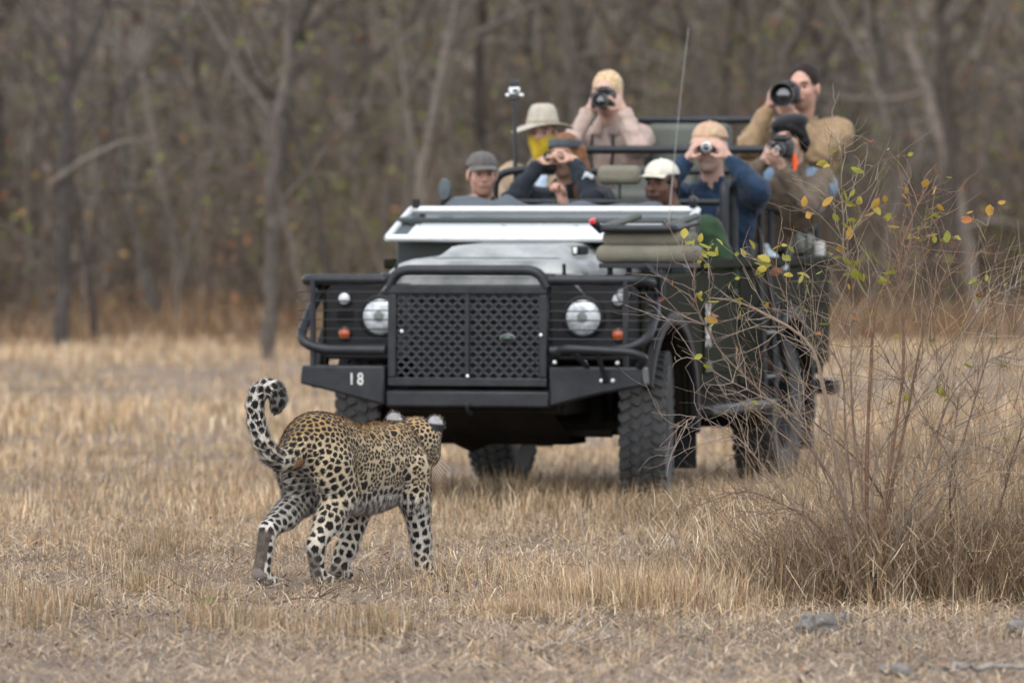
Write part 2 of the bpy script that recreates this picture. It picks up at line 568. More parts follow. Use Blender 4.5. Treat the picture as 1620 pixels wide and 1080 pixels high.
# broken stems lying on the ground
n = 88000
b, az, th = scatter(n, 22.6, 36.5, 0.9, rs, 0.5, 0.12, ntuft=1500)
b[:, 2] = 0.002 + rs.rand(n) ** 2 * 0.030
h = 0.025 + 0.11 * rs.rand(n) ** 2.2
col = palette(n, (2.2, 3, 1.5, 2.6, 3, 0.8, 3.0, 0.1), rs) * (0.95 + 0.22 * np.clip(vnoise(b, 0.8, 71) + 0.7 * vnoise(b, 2.1, 72), -1.2, 1.2))[:, None]
G.add(*blades(b, h, az, 1.15 + 0.45 * rs.rand(n), 0.002 + 0.0022 * rs.rand(n), col, rs, 0.12))
# leaf litter and bark crumbs
n = 5200
b, az, th = scatter(n, 22.6, 37.0, 0.9, rs, 0.5, 0.15, ntuft=260)
b[:, 2] = 0.002 + 0.012 * rs.rand(n)
lc = np.array([(0.11, 0.075, 0.05), (0.16, 0.10, 0.065), (0.26, 0.13, 0.075), (0.20, 0.18, 0.165), (0.09, 0.075, 0.065)])[rs.choice(5, n, p=(.3, .25, .12, .18, .15))] * (0.6 + 0.7 * rs.rand(n, 1))
G.add(*blades(b, 0.018 + 0.035 * rs.rand(n), az, 1.1 + 0.4 * rs.rand(n), 0.006 + 0.012 * rs.rand(n), lc, rs, 0.2))
# scattered tall dead stalks
n = 11000
b, az, th = scatter(n, 25.0, 37.0, 0.9, rs, 0.85, 0.06, ntuft=330)
ok = not_blocked(b, 0.05)
for f_ in FEET: ok &= np.hypot(b[:, 0] - f_.x, b[:, 1] - f_.y) > 0.22
b, az, th = b[ok], az[ok], th[ok]; n = len(b)
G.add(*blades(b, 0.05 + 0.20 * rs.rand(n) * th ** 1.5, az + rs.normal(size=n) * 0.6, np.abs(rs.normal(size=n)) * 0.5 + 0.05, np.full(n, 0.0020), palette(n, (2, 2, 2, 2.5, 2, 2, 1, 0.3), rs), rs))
G.build('short_grass', 'short dry straw grass around the leopard')

# (2) knee-high grass under and around the vehicle
G = Grass()
n = 60000
b, az, th = scatter(n, 36.0, 47.0, 1.0, rs, 0.7, 0.10)
pat = vnoise(b, 0.6, 8) + 0.5 * vnoise(b, 1.9, 9)
keep = (rs.rand(n) < np.clip(0.8 + 0.3 * pat, 0.25, 1)) & not_blocked(b)
b, az, th, pat = b[keep], az[keep], th[keep], pat[keep]; n = len(b)
front = sstep(36.0, 37.0, b[:, 1]) * sstep(41, 38.2, b[:, 1]) * sstep(-2.0, -0.4, b[:, 0])
h = (0.035 + 0.06 * rs.rand(n) + 0.05 * np.maximum(pat, 0)) * (0.5 + 0.9 * th ** 1.5) + 0.10 * front * rs.rand(n)
az = az + rs.normal(size=n) * 0.8
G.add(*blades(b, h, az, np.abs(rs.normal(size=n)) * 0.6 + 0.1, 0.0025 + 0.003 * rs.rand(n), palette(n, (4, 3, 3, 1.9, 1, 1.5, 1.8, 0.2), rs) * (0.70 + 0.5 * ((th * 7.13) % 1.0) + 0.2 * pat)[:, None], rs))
G.build('vehicle_grass', 'ankle-high straw grass under and around the safari vehicle')

# (3) open grass between the vehicle and the trees
G = Grass()
n = 62000
b, az, th = scatter(n, 46.0, 80.0, 2.5, rs, 0.6, 0.14)
pat = vnoise(b, 0.25, 10) + 0.6 * vnoise(b, 0.8, 12)
keep = rs.rand(n) < np.clip(0.75 + 0.4 * pat, 0.2, 1)
b, az, th, pat = b[keep], az[keep], th[keep], pat[keep]; n = len(b)
h = (0.04 + 0.08 * rs.rand(n) + 0.08 * np.maximum(pat, 0)) * (0.5 + 0.9 * th)
col = palette(n, (4, 2.5, 3.4, 1.6, 1.2, 2.0, 1.2, 0.2), rs) * (0.75 + 0.45 * ((th * 7.13) % 1.0) + 0.15 * pat)[:, None]
G.add(*blades(b, h, az, np.abs(rs.normal(size=n)) * 0.35 + 0.1, 0.006 + 0.006 * rs.rand(n), col, rs))
G.build('open_grass', 'straw grass on open ground behind the safari vehicle')

# (4) taller russet grass along the edge of the wood
G = Grass()
n = 50000
b, az, th = scatter(n, 78.0, 118.0, 4.5, rs, 0.7, 0.22, pw=1.3)
pat = vnoise(b, 0.2, 14) + 0.6 * vnoise(b, 0.7, 15)
edge = sstep(78, 84, b[:, 1])
h = (0.10 + (0.24 * rs.rand(n) + 0.18 * np.maximum(pat, 0)) * edge) * (0.5 + 0.9 * th)
col = palette(n, (3, 1.2, 3.4, 3.0, 2.2, 2.0, 0.8, 0.4), rs) * np.array([0.50, 0.455, 0.44]) * (0.75 + 0.5 * ((th * 7.13) % 1.0) + 0.2 * pat)[:, None]
b[:, 2] = ground_z(b[:, 0], b[:, 1])
G.add(*blades(b, h, az, np.abs(rs.normal(size=n)) * 0.35 + 0.08, 0.010 + 0.010 * rs.rand(n), col, rs))
G.build('woodland_grass', 'tall russet dry grass along the edge of the trees')

# ------------------------------------------------------------------ branching plants
class Tubes:
    def __init__(self): self.V = []; self.T = []; self.C = []; self.n = 0
    def tube(self, P, r, k=4, col=(0.2, 0.17, 0.14)):
        P = np.asarray(P, dtype=float); m = len(P); r = np.broadcast_to(np.asarray(r, dtype=float), (m,))
        d = np.gradient(P, axis=0); d /= np.maximum(np.linalg.norm(d, axis=1), 1e-9)[:, None]
        ref = np.array([1.0, 0.13, 0.0]) if abs(d[0, 0]) < 0.85 else np.array([0, 1.0, 0.1])
        u = np.cross(d, ref); u /= np.maximum(np.linalg.norm(u, axis=1), 1e-9)[:, None]
        w = np.cross(d, u)
        a = np.arange(k) * 2 * math.pi / k
        Vv = P[:, None] + (u[:, None] * np.cos(a)[None, :, None] + w[:, None] * np.sin(a)[None, :, None]) * r[:, None, None]
        i = np.arange(m - 1)[:, None] * k; j = np.arange(k)[None]; j2 = (j + 1) % k
        Q = np.stack([i + j, i + j2, i + k + j2, i + k + j], -1).reshape(-1, 4)
        self.V.append(Vv.reshape(-1, 3)); self.T.append(Q + self.n); self.n += m * k
        self.C.append(np.tile(np.asarray(col, dtype=float), (m * k, 1)))
    def leaf(self, c, size, rs_, col):
        u = rs_.normal(size=3); u /= np.linalg.norm(u); w = np.cross(u, rs_.normal(size=3)); w /= np.linalg.norm(w)
        c = np.asarray(c)
        self.V.append(np.stack([c, c + u * size * 0.5 + w * size * 0.3, c + u * size, c + u * size * 0.5 - w * size * 0.3]))
        self.T.append(np.array([[0, 1, 2, 3]]) + self.n); self.n += 4
        self.C.append(np.tile(np.asarray(col, dtype=float), (4, 1)))
    def mesh(self, name):
        me = np_mesh(name, np.concatenate(self.V), np.concatenate(self.T))
        vcol(me, np.concatenate(self.C))
        return me

def wobble(p, d, L, n, rs_, jit=0.18, up=0.0, droop=0.0):
    """crooked polyline from p in direction d"""
    P = [np.array(p, dtype=float)]; d = np.array(d, dtype=float); d /= np.linalg.norm(d)
    for i in range(n):
        d = d + rs_.normal(size=3) * jit + np.array([0, 0, up - droop])
        d /= np.linalg.norm(d)
        P.append(P[-1] + d * L / n)
    return np.array(P), d

BARK = mat('grey_bark', (1, 1, 1), 0.9, vc=True, var=0.3, scale=9, bump=0.6, bscale=30, spec=0.15)
TWIG = mat('twigs_and_leaves', (1, 1, 1), 0.85, vc=True, spec=0.15, transl=0.2)
LEAFC = np.array([(0.115, 0.115, 0.04), (0.155, 0.14, 0.055), (0.19, 0.125, 0.055), (0.20, 0.09, 0.045), (0.11, 0.13, 0.04)])
WOODC = np.array([(0.125, 0.100, 0.082), (0.165, 0.136, 0.113), (0.088, 0.070, 0.057), (0.205, 0.176, 0.15)])

def side_dir(d, rs_, spread):
    o = rs_.normal(size=3); o -= d * np.dot(o, d); o /= np.linalg.norm(o)
    return d * math.cos(spread) + o * math.sin(spread)

def twigs(T, P, rs_, n, L, r, col, leafp, leafs, lvl=1):
    for _ in range(n):
        t = rs_.rand() ** 0.7 * (len(P) - 1); i = min(int(t), len(P) - 2)
        p = P[i] + (P[i + 1] - P[i]) * (t - i)
        d = P[i + 1] - P[i]; d /= np.linalg.norm(d)
        d2 = side_dir(d, rs_, 0.5 + 0.7 * rs_.rand())
        l = L * (0.5 + rs_.rand())
        Q, _d = wobble(p, d2, l, 3 if lvl > 0 else 2, rs_, 0.32, 0.03)
        T.tube(Q, np.linspace(r, r * 0.35, len(Q)), 3, col * (0.8 + 0.5 * rs_.rand()))
        if lvl > 0:
            twigs(T, Q, rs_, 3, L * 0.55, r * 0.6, col, leafp, leafs, lvl - 1)
        for q_ in Q[1:]:
            if rs_.rand() < leafp:
                c = LEAFC[rs_.choice(5, p=leafs)] * (0.7 + 0.6 * rs_.rand())
                T.leaf(q_ + rs_.normal(size=3) * 0.03, 0.08 + 0.09 * rs_.rand(), rs_, c)

def tree_parts(seed, H, r, bark, lean=(0, 0, 1), forks=None, fork_h=0.35, leafp=0.06, leafs=(.35, .25, .2, .1, .1), ntw=70, jit=0.07):
    """returns trunk mesh data and crown mesh data for one bare dry-season tree"""
    rs_ = np.random.RandomState(seed)
    Tt, Tc = Tubes(), Tubes()
    bark = np.array(bark)
    P, d = wobble((0, 0, -0.15), lean, H * fork_h, 7, rs_, jit, 0.02)
    P = np.repeat(P, 2, axis=0)[:-1]; P[1::2] = (P[0:-1:2] + P[2::2]) / 2; P[1:] += rs_.normal(size=(len(P) - 1, 3)) * r * 0.16
    rr = np.linspace(r * 1.0, r * 0.66, len(P)) * (1 + 0.13 * rs_.normal(size=len(P))); rr[0] *= 1.35
    Tt.tube(P, rr, 8, bark)
    limbs = []
    nf = forks if forks is not None else rs_.randint(2, 4)
    dirs = nf if isinstance(nf, (list, tuple)) else [side_dir(d, rs_, 0.35 + 0.4 * rs_.rand()) for _ in range(nf)]
    for dv in dirs:
        L = H * (1 - fork_h) * (0.7 + 0.4 * rs_.rand())
        Q, d2 = wobble(P[-1] - d * 0.05, dv, L, 9, rs_, 0.16, 0.05)
        Tt.tube(Q, np.linspace(r * 0.60, r * 0.10, len(Q)), 6, bark * (0.9 + 0.3 * rs_.rand()))
        limbs.append(Q)
        for _ in range(4):
            i = rs_.randint(1, 8)
            S, _d = wobble(Q[i], side_dir((Q[i + 1] - Q[i]) / np.linalg.norm(Q[i + 1] - Q[i]), rs_, 0.9), L * (0.35 + 0.3 * rs_.rand()), 6, rs_, 0.22, 0.02)
            Tt.tube(S, np.linspace(r * 0.22, r * 0.05, len(S)), 5, bark * (0.9 + 0.4 * rs_.rand()))
            limbs.append(S)
    for _ in range(3):      # low dead side branches
        i = rs_.randint(5, 13)
        S, _d = wobble(P[i], side_dir(d, rs_, 1.2), H * 0.22, 6, rs_, 0.22, 0.0)
        Tt.tube(S, np.linspace(r * 0.2, r * 0.05, len(S)), 5, bark * 1.25)
        limbs.append(S)
    per = max(2, ntw // len(limbs) + 1)
    for Q in limbs:
        twigs(Tc, Q, rs_, per, 0.75, 0.010, WOODC[rs_.randint(4)], leafp, leafs, 1)
    return Tt.mesh('trunk'), Tc.mesh('crown')

def plant_tree(name, parts, loc, rz, sc, label, group=None):
    e = empty(name, loc, rz); e.scale = (sc, sc, sc)
    for nm, me, m_ in (('trunk', parts[0], BARK), ('crown', parts[1], TWIG)):
        o = bpy.data.objects.new(nm, me); COL.objects.link(o); o.parent = e
        if not me.materials: me.materials.append(m_)
        me.polygons.foreach_set('use_smooth', np.ones(len(me.polygons), dtype=bool))
    tag(e, label, 'tree', group)
    return e

# --- the trees one can tell apart
def tree_at(px, py): return ground_at(px, py)
plant_tree('dark_tree', tree_parts(3, 7.5, 0.088, (0.060, 0.052, 0.047), (0.03, 0, 1), [(-0.05, 0.1, 1), (0.45, 0.2, 0.75), (-0.4, -.1, .8)], 0.40, 0.03, jit=0.05), tree_at(92, 551), 0, 1,
           'dark upright tree with a pale sloping side branch left of the vehicle')
T2 = plant_tree('forked_tree', tree_parts(8, 7.5, 0.084, (0.088, 0.073, 0.062), (0.03, 0, 1), [(-0.55, 0.1, 0.8), (0.42, 0.1, 0.85)], 0.34, 0.04, jit=0.03), tree_at(424, 566), 0, 1,
           'grey tree forking into two leaning limbs next to the bull bar')
br = Tubes()
rs_ = np.random.RandomState(4)
Tp = tree_at(92, 551)
a = at(80, 290, Tp.y - 0.15); b_ = at(135, 252, Tp.y - 0.25); c_ = at(245, 215, Tp.y - 0.4)
br.tube([a - Vector((0, -0.1, 0.15)), a, b_, (b_ + c_) / 2 + Vector((0, 0, 0.05)), c_], [0.016, 0.030, 0.030, 0.022, 0.008], 7, (0.15, 0.128, 0.108))
me = br.mesh('pale_branch'); bo = link_mesh('branch', me, BARK, bpy.data.objects['dark_tree'], 180)
bo.location = -Tp
bo['label'] = 'paler sloping dead branch'
thin = tree_parts(31, 5.0, 0.05, (0.045, 0.038, 0.034), (0.02, 0, 1), 2, 0.5, 0.03, ntw=40)
plant_tree('slim_tree', thin, tree_at(148, 541), 0.4, 0.9, 'thin dark sapling just right of the dark upright tree')
plant_tree('slim_tree', tree_parts(32, 5.5, 0.05, (0.05, 0.042, 0.036), (-0.02, 0, 1), 2, 0.5, 0.05, ntw=40), tree_at(533, 540), 2.0, 1.0, 'thin dark sapling behind the left corner of the bull bar')
for px, Y, seed, r, bark, lean, lab in (
        (752, 96, 41, 0.12, (0.055, 0.048, 0.044), (0.10, 0, 1), 'dark leaning trunk behind the action camera pole'),
        (905, 104, 42, 0.11, (0.06, 0.052, 0.046), (0.02, 0, 1), 'dark slender trunk behind the wide-brimmed hat'),
        (942, 100, 43, 0.12, (0.05, 0.044, 0.04), (0.0, 0, 1), 'dark straight trunk behind the blond passenger'),
        (1220, 98, 44, 0.13, (0.085, 0.074, 0.066), (-0.03, 0, 1), 'grey brown trunk behind the tan jacket passenger'),
        (1338, 95, 45, 0.11, (0.08, 0.07, 0.062), (0.02, 0, 1), 'grey brown trunk behind the top of the leafy shrub'),
        (1442, 92, 46, 0.13, (0.10, 0.09, 0.08), (0.05, 0, 1), 'grey trunk between the leafy shrub and the pale trunk'),
        (1502, 88, 47, 0.12, (0.06, 0.052, 0.046), (0.06, 0, 1), 'dark crooked trunk beside the pale leaning trunk'),
        (1556, 90, 48, 0.12, (0.19, 0.168, 0.15), (-0.16, 0, 1), 'pale bleached trunk leaning behind the shrubs')):
    plant_tree('bush_tree', tree_parts(seed, 8.0, r * 0.8, np.array(bark) * np.array([0.92, 0.86, 0.80]), lean, None, 0.5, 0.05, jit=0.05), Vector(((px - 810) / F * Y, Y, 0)), 0, 1, lab)

# --- the wood behind: look-alike trees, copies of six
temps = []
for k in range(7):
    temps.append(tree_parts(60 + k, 6.5 + k * 0.3, 0.055 + 0.007 * k, [(0.06, 0.049, 0.041), (0.085, 0.070, 0.058), (0.105, 0.088, 0.074), (0.08, 0.07, 0.06), (0.055, 0.048, 0.042), (0.095, 0.073, 0.058), (0.125, 0.105, 0.088)][k],
                            (0.1 * (k % 3 - 1), 0, 1), None, 0.3 + 0.04 * k, 0.10 + 0.10 * (k % 3), ((.4, .3, .15, .05, .1), (.2, .2, .3, .2, .1), (.5, .2, .1, .1, .1))[k % 3], ntw=66, jit=0.06))
rs_ = np.random.RandomState(77)
KLAB = ['dark stemmed bare tree', 'grey brown bare tree', 'mid grey many-branched tree', 'brown tree with olive leaves', 'near-black bare tree', 'reddish grey tree with dry leaves', 'greyish bleached tree']
REFS = [(60, 'left of the dark upright tree'), (130, 'behind the dark upright tree'), (250, 'between the dark upright tree and the forked tree'), (360, 'close left of the forked tree'), (470, 'behind the forked tree'), (560, 'right of the forked tree'),
        (640, 'behind the left end of the bull bar'), (720, 'behind the wing mirror'), (780, 'behind the driver in the grey cap'), (840, 'behind the action camera pole'), (900, 'behind the man in the wide-brimmed hat'), (990, 'behind the blond passenger'),
        (1070, 'behind the top roll bar'), (1150, 'behind the man in navy blue'), (1230, 'behind the roll bar end'), (1310, 'behind the man with the large lens'), (1390, 'behind the leafy shrub'), (1470, 'behind the right side of the leafy shrub'),
        (1540, 'behind the bare shrub'), (1620, 'behind the pale leaning trunk'), (99999, 'right of the pale leaning trunk')]
for i in range(64):
    Y = 90 + 44 * ((i * 0.618) % 1.0)
    X = ((i + 0.5) / 64 * 2 - 1) * (half_w(Y) + 1.8) + rs_.normal() * 0.4
    k = rs_.randint(7)
    px = 810 + X / Y * F
    ref = next(r_ for lim, r_ in REFS if px < lim)
    lab = KLAB[k] + ' ' + ref
    plant_tree('woodland_tree', temps[k], (X, Y, float(ground_z(X, Y))), rs_.rand() * 6.28, 0.75 + 0.5 * rs_.rand(), lab, lab)

# --- undergrowth that reads as one mass
T = Tubes()
rs_ = np.random.RandomState(99)
ns = 430
for i in range(ns):
    Y = 86 + 66 * rs_.rand() ** 0.9
    X = (rs_.rand() * 2 - 1) * (half_w(Y) + 4.5)
    base = np.array([X, Y, float(ground_z(X, Y))])
    Hh = (1.0 + 2.6 * rs_.rand()) * (0.6 if Y < 90 else 1.0)
    wc = WOODC[rs_.randint(4)] * (0.7 + 0.6 * rs_.rand()) * np.array([1.0, 0.95, 0.9])
    lp = 0.06 + 0.30 * rs_.rand() ** 2 + (0.22 if -3.2 < X / Y * 90 < 1.2 else 0) * rs_.rand()
    lf = ((.4, .3, .15, .05, .1), (.1, .2, .4, .25, .05), (.5, .25, .05, .05, .15))[rs_.randint(3)]
    for _ in range(5):
        S, d = wobble(base + rs_.normal(size=3) * np.array([.2, .2, 0]), (rs_.normal() * 0.35, rs_.normal() * 0.35, 1), Hh * (0.6 + 0.6 * rs_.rand()), 6, rs_, 0.14, 0.02)
        T.tube(S, np.linspace(0.022, 0.006, len(S)), 3, wc)
        twigs(T, S, rs_, 6, 0.55 + 0.12 * Hh, 0.008, wc, lp, lf, 0)
        for s2 in S[2::2]:
            twigs(T, np.array([s2, s2 + d * 0.2]), rs_, 3, 0.5, 0.007, wc, lp, lf, 0)
for i in range(340):       # thin poles among the undergrowth
    Y = 87 + 50 * rs_.rand(); X = (rs_.rand() * 2 - 1) * (half_w(Y) + 5.0)
    S, d = wobble((X, Y, float(ground_z(X, Y)) - 0.1), (rs_.normal() * 0.14, rs_.normal() * 0.1, 1), 3.0 + 3.5 * rs_.rand(), 9, rs_, 0.09, 0.02)
    wc = WOODC[rs_.randint(4)] * (0.5 + 0.7 * rs_.rand())
    r0 = 0.014 + 0.034 * rs_.rand() ** 2
    T.tube(S, np.linspace(r0, r0 * 0.4, len(S)), 4, wc)
    twigs(T, S, rs_, 8, 0.9, 0.007, wc * 1.2, 0.08, (.4, .3, .15, .05, .1), 0)
me = T.mesh('undergrowth')
und = link_mesh('undergrowth', me, TWIG, None, None)
tag(und, 'tangled mass of bare undergrowth filling the wood', 'undergrowth', kind='stuff')
# --- the far wood on the ridge: dense leafy scrub, one mass
rs_ = np.random.RandomState(123)
n = 62000
Y = 125 + 110 * rs_.rand(n); X = (rs_.rand(n) * 2 - 1) * (half_w(Y) + 12)
gz = ground_z(X, Y)
hh = 3.8 * rs_.rand(n)
C0 = np.stack([X, Y, gz + hh], 1)
u = rs_.normal(size=(n, 3)); u /= np.linalg.norm(u, axis=1)[:, None]
w = np.cross(u, rs_.normal(size=(n, 3))); w /= np.linalg.norm(w, axis=1)[:, None]
s = (0.12 + 0.22 * rs_.rand(n))[:, None]
Vv = np.stack([C0 - u * s * 1.6, C0 + w * s * 0.5, C0 + u * s * 1.6, C0 - w * s * 0.5], 1).reshape(-1, 3)
cc = np.array([(0.13, 0.105, 0.085), (0.17, 0.14, 0.115), (0.12, 0.115, 0.06), (0.10, 0.08, 0.065), (0.20, 0.17, 0.145)])[rs_.randint(0, 5, n)] * (0.7 + 0.6 * rs_.rand(n, 1))
fm = np_mesh('far_wood', Vv, np.arange(4 * n).reshape(n, 4)); vcol(fm, np.repeat(cc, 4, axis=0))
fw = link_mesh('far_wood', fm, TWIG, None, None)
tag(fw, 'far brown scrub on the rise behind the trees', 'scrub', kind='stuff')
# ------------------------------------------------------------------ safari vehicle
TH = R(15.0)
VEH_Y = 38.0
VEH_X = (762 - 810) / F * VEH_Y
CT, ST = math.cos(TH), math.sin(TH)
veh = empty('safari_vehicle', (VEH_X, VEH_Y, 0), -TH)
tag(veh, 'dark green open safari vehicle with black bull bar and tiered seats full of passengers', 'vehicle')

def V(px, py, y):
    """vehicle-local point at local depth y (0 = headlight plane)"""
    k = (px - 810) / F
    x = (k * (VEH_Y + y * CT) - VEH_X - y * ST) / (CT + k * ST)
    wy = VEH_Y - x * ST + y * CT
    return Vector((x, y, CAM_H - (py - HOR) / F * wy))

M = {}
M['paint'] = mat('olive_paint', (0.0105, 0.0125, 0.0065), 0.72, spec=0.08, var=0.25, scale=6, dust=0.08, dustcol=(0.07, 0.06, 0.04))
M['bonnet'] = mat('bonnet_paint', (0.020, 0.030, 0.028), 0.26, spec=0.9, coat=0.6, var=0.1, scale=6, dust=0.05, dustcol=(0.2, 0.18, 0.15))
M['bulk'] = mat('dark_teal_paint', (0.010, 0.017, 0.018), 0.35, spec=0.35, var=0.2, scale=6, dust=0.04, dustcol=(0.1, 0.09, 0.07))
M['hood'] = mat('sky_whitened_bonnet_paint', (0.05, 0.06, 0.06), 0.38, spec=1.0, coat=0.2, var=0.1, scale=6, dust=0.6, dustcol=(0.55, 0.55, 0.53))  # whitish layer paints in the overcast sky's reflection on the bonnet
M['steel'] = mat('black_powder_coat', (0.0075, 0.0105, 0.0150), 0.42, spec=0.3, var=0.35, scale=14, dust=0.09, dustcol=(0.16, 0.13, 0.10), bump=0.04, bscale=60)
M['plastic'] = mat('black_plastic', (0.006, 0.007, 0.009), 0.55, spec=0.25, var=0.2, dust=0.03)
M['dark'] = mat('underbody', (0.006, 0.0055, 0.005), 0.9, var=0.3, dust=0.06, spec=0.1)
M['chrome'] = mat('zinc_bolt', (0.6, 0.6, 0.58), 0.3, metal=0.6)
M['alu'] = mat('windscreen_alloy', (0.62, 0.64, 0.64), 0.38, metal=0.35, var=0.08, dust=0.1)
M['glass'] = mat('windscreen_glass', (0.55, 0.58, 0.58), 0.06, spec=1.0, coat=1.0)  # pale base colour stands in for white sky reflected in the panes
M['rubberseal'] = mat('grey_seal', (0.05, 0.065, 0.07), 0.5)
M['lens'] = mat('lamp_glass', (0.50, 0.53, 0.55), 0.25, metal=0.15, coat=0.8, var=0.35, scale=28, bump=0.3, bscale=70)
M['amber'] = mat('amber_lens', (0.38, 0.07, 0.01), 0.2, coat=0.8)
M['red'] = mat('red_reflector', (0.5, 0.02, 0.03), 0.2, coat=0.6)
M['canvas'] = mat('seat_canvas', (0.125, 0.118, 0.088), 0.85, var=0.16, scale=9, bump=0.25, bscale=25, dust=0.1)
M['canvas_grey'] = mat('grey_green_vinyl', (0.068, 0.075, 0.062), 0.6, var=0.12, scale=9, bump=0.15, bscale=18)
M['cover'] = mat('slate_cover', (0.055, 0.068, 0.08), 0.6, var=0.15, scale=8, bump=0.3, bscale=14)
M['white'] = mat('white_paint', (0.55, 0.55, 0.53), 0.7, var=0.3, scale=40, dust=0.15)
M['badge'] = mat('badge_green', (0.04, 0.06, 0.05), 0.4, metal=0.2)
M['mesh'] = mat('mesh_steel', (0.020, 0.024, 0.031), 0.42, spec=0.35, var=0.2, dust=0.05)
M['whip'] = mat('antenna_fibre', (0.22, 0.22, 0.21), 0.5)
M['dim'] = mat('dull_metal', (0.16, 0.17, 0.17), 0.4, metal=0.5)

def tyre_mat():
    return mat('tyre_rubber', (0.026, 0.028, 0.030), 0.7, var=0.25, dust=0.30, dustcol=(0.11, 0.095, 0.08), bump=0.1, bscale=30)
M['tyre'] = tyre_mat()

# --- bumper
bumper = MB()
for s in (-1, 1):
    e = 0.885 if s < 0 else 0.93
    P = [(s * 0.44, 0.735), (s * e, 0.735), (s * (e + 0.01), 0.64), (s * 0.70, 0.595), (s * 0.44, 0.53)]
    bumper.prism(P, 'y', -0.30, -0.16)
bumper.box((0, -0.235, 0.565), (0.875, 0.10, 0.085))
bumper_o = bumper.build('bumper', M['steel'], veh, bevel=0.012)
for px, py in ((878, 573), (925, 573), (977, 574), (952, 602), (970, 602)):
    p = V(px, py, -0.303)
    MB().lathe([(0.012, 0.004), (0.012, -0.004), (0.009, -0.011), (0.003, -0.013)], p, 'y', 8).build('bolt', M['chrome'], bumper_o)
hook = MB(); p = V(741, 628, -0.26)
hook.tube(bend([p + Vector((0, 0.03, 0.0)), p + Vector((0, -0.03, -0.03)), p + Vector((0, -0.02, -0.07)), p + Vector((0.012, 0.02, -0.085))], 0.02), 0.011, 8)
hook.build('tow_hook', M['steel'], bumper_o)
# fleet number 18
def text_mesh(name, body, size, loc, rot, material, parent, bold=0.0, sx=1.0, space=1.0):
    c = bpy.data.curves.new(name, 'FONT'); c.body = body; c.size = size; c.align_x = 'CENTER'; c.align_y = 'CENTER'
    c.offset = bold; c.space_character = space; c.extrude = 0.0008
    t = bpy.data.objects.new(name, c); COL.objects.link(t)
    dg = bpy.context.evaluated_depsgraph_get()
    me = bpy.data.meshes.new_from_object(t.evaluated_get(dg))
    bpy.data.objects.remove(t)
    o = link_mesh(name, me, material, parent, None)
    o.location = loc; o.rotation_euler = rot; o.scale = (sx, 1, 1)
    return o
p = V(563, 600, -0.3025)
text_mesh('number', '18', 0.088, p, (R(90), 0, 0), M['white'], bumper_o, bold=0.0008, sx=0.80, space=1.35)

# --- grille guard: frame, expanded mesh, hoop
gx0, gx1, gz0, gz1, gy = -0.425, 0.425, 0.63, 1.15, -0.27
fr = MB()
t = 0.045
fr.box(((gx0 + gx1) / 2, gy, gz1 - t / 2), (gx1 - gx0, 0.04, t))
fr.box(((gx0 + gx1) / 2, gy, gz0 + t / 2), (gx1 - gx0, 0.04, t))
for x in (gx0 + t / 2, gx1 - t / 2):
    fr.box((x, gy + 0.002, (gz0 + gz1) / 2), (t, 0.04, gz1 - gz0 - 2 * t - 0.002))
guard = fr.build('grille_guard', M['steel'], veh, bevel=0.006)
ms = MB()
mx0, mx1, mz0, mz1 = gx0 + 0.04, gx1 - 0.04, gz0 + 0.04, gz1 - 0.04
ncol, nrow = 14, 16
cw, ch = (mx1 - mx0) / ncol, (mz1 - mz0) / nrow
# expanded metal: zig-zag strands, each row offset by half a cell
for r_ in range(nrow + 1):
    pts = []
    for c_ in range(2 * ncol + 1):
        up = ((c_ + r_) % 2 == 0)
        pts.append((mx0 + c_ * cw / 2, gy + (0.006 if up else -0.002), mz0 + r_ * ch + (ch * 0.36 if up else -ch * 0.36)))
    for i in range(len(pts) - 1):
        a, b = Vector(pts[i]), Vector(pts[i + 1])
        dv = (b - a); L = dv.length; ang = math.atan2(dv.z, dv.x)
        ms.box((a + b) / 2, (L + 0.006, 0.007, 0.0105), Matrix.Rotation(-ang, 3, 'Y'))
ms.build('guard_mesh', M['mesh'], guard, smooth=None)
MB().box((0.0, gy - 0.012, (gz0 + gz1) / 2), (0.022, 0.012, gz1 - gz0 - 0.09)).build('guard_bar', M['steel'], guard, bevel=0.003)
for px, py in ((740, 595), (856, 530), (636, 524)):
    MB().lathe([(0.009, 0.0), (0.009, -0.008), (0.004, -0.011)], V(px, py, gy - 0.02), 'y', 8).build('bolt', M['chrome'], guard)
hoop = bend([(-0.425, gy, 1.14), (-0.375, gy, 1.228), (0.375, gy, 1.228), (0.425, gy, 1.14)], 0.07)
MB().tube(hoop, 0.027, 12).build('guard_hoop', M['steel'], guard)
MB().box((-0.435, gy + 0.01, 1.185), (0.05, 0.05, 0.055)).build('guard_clamp', M['steel'], guard, bevel=0.008)
MB().box((0.435, gy + 0.01, 1.185), (0.05, 0.05, 0.055)).build('guard_clamp', M['steel'], guard, bevel=0.008)

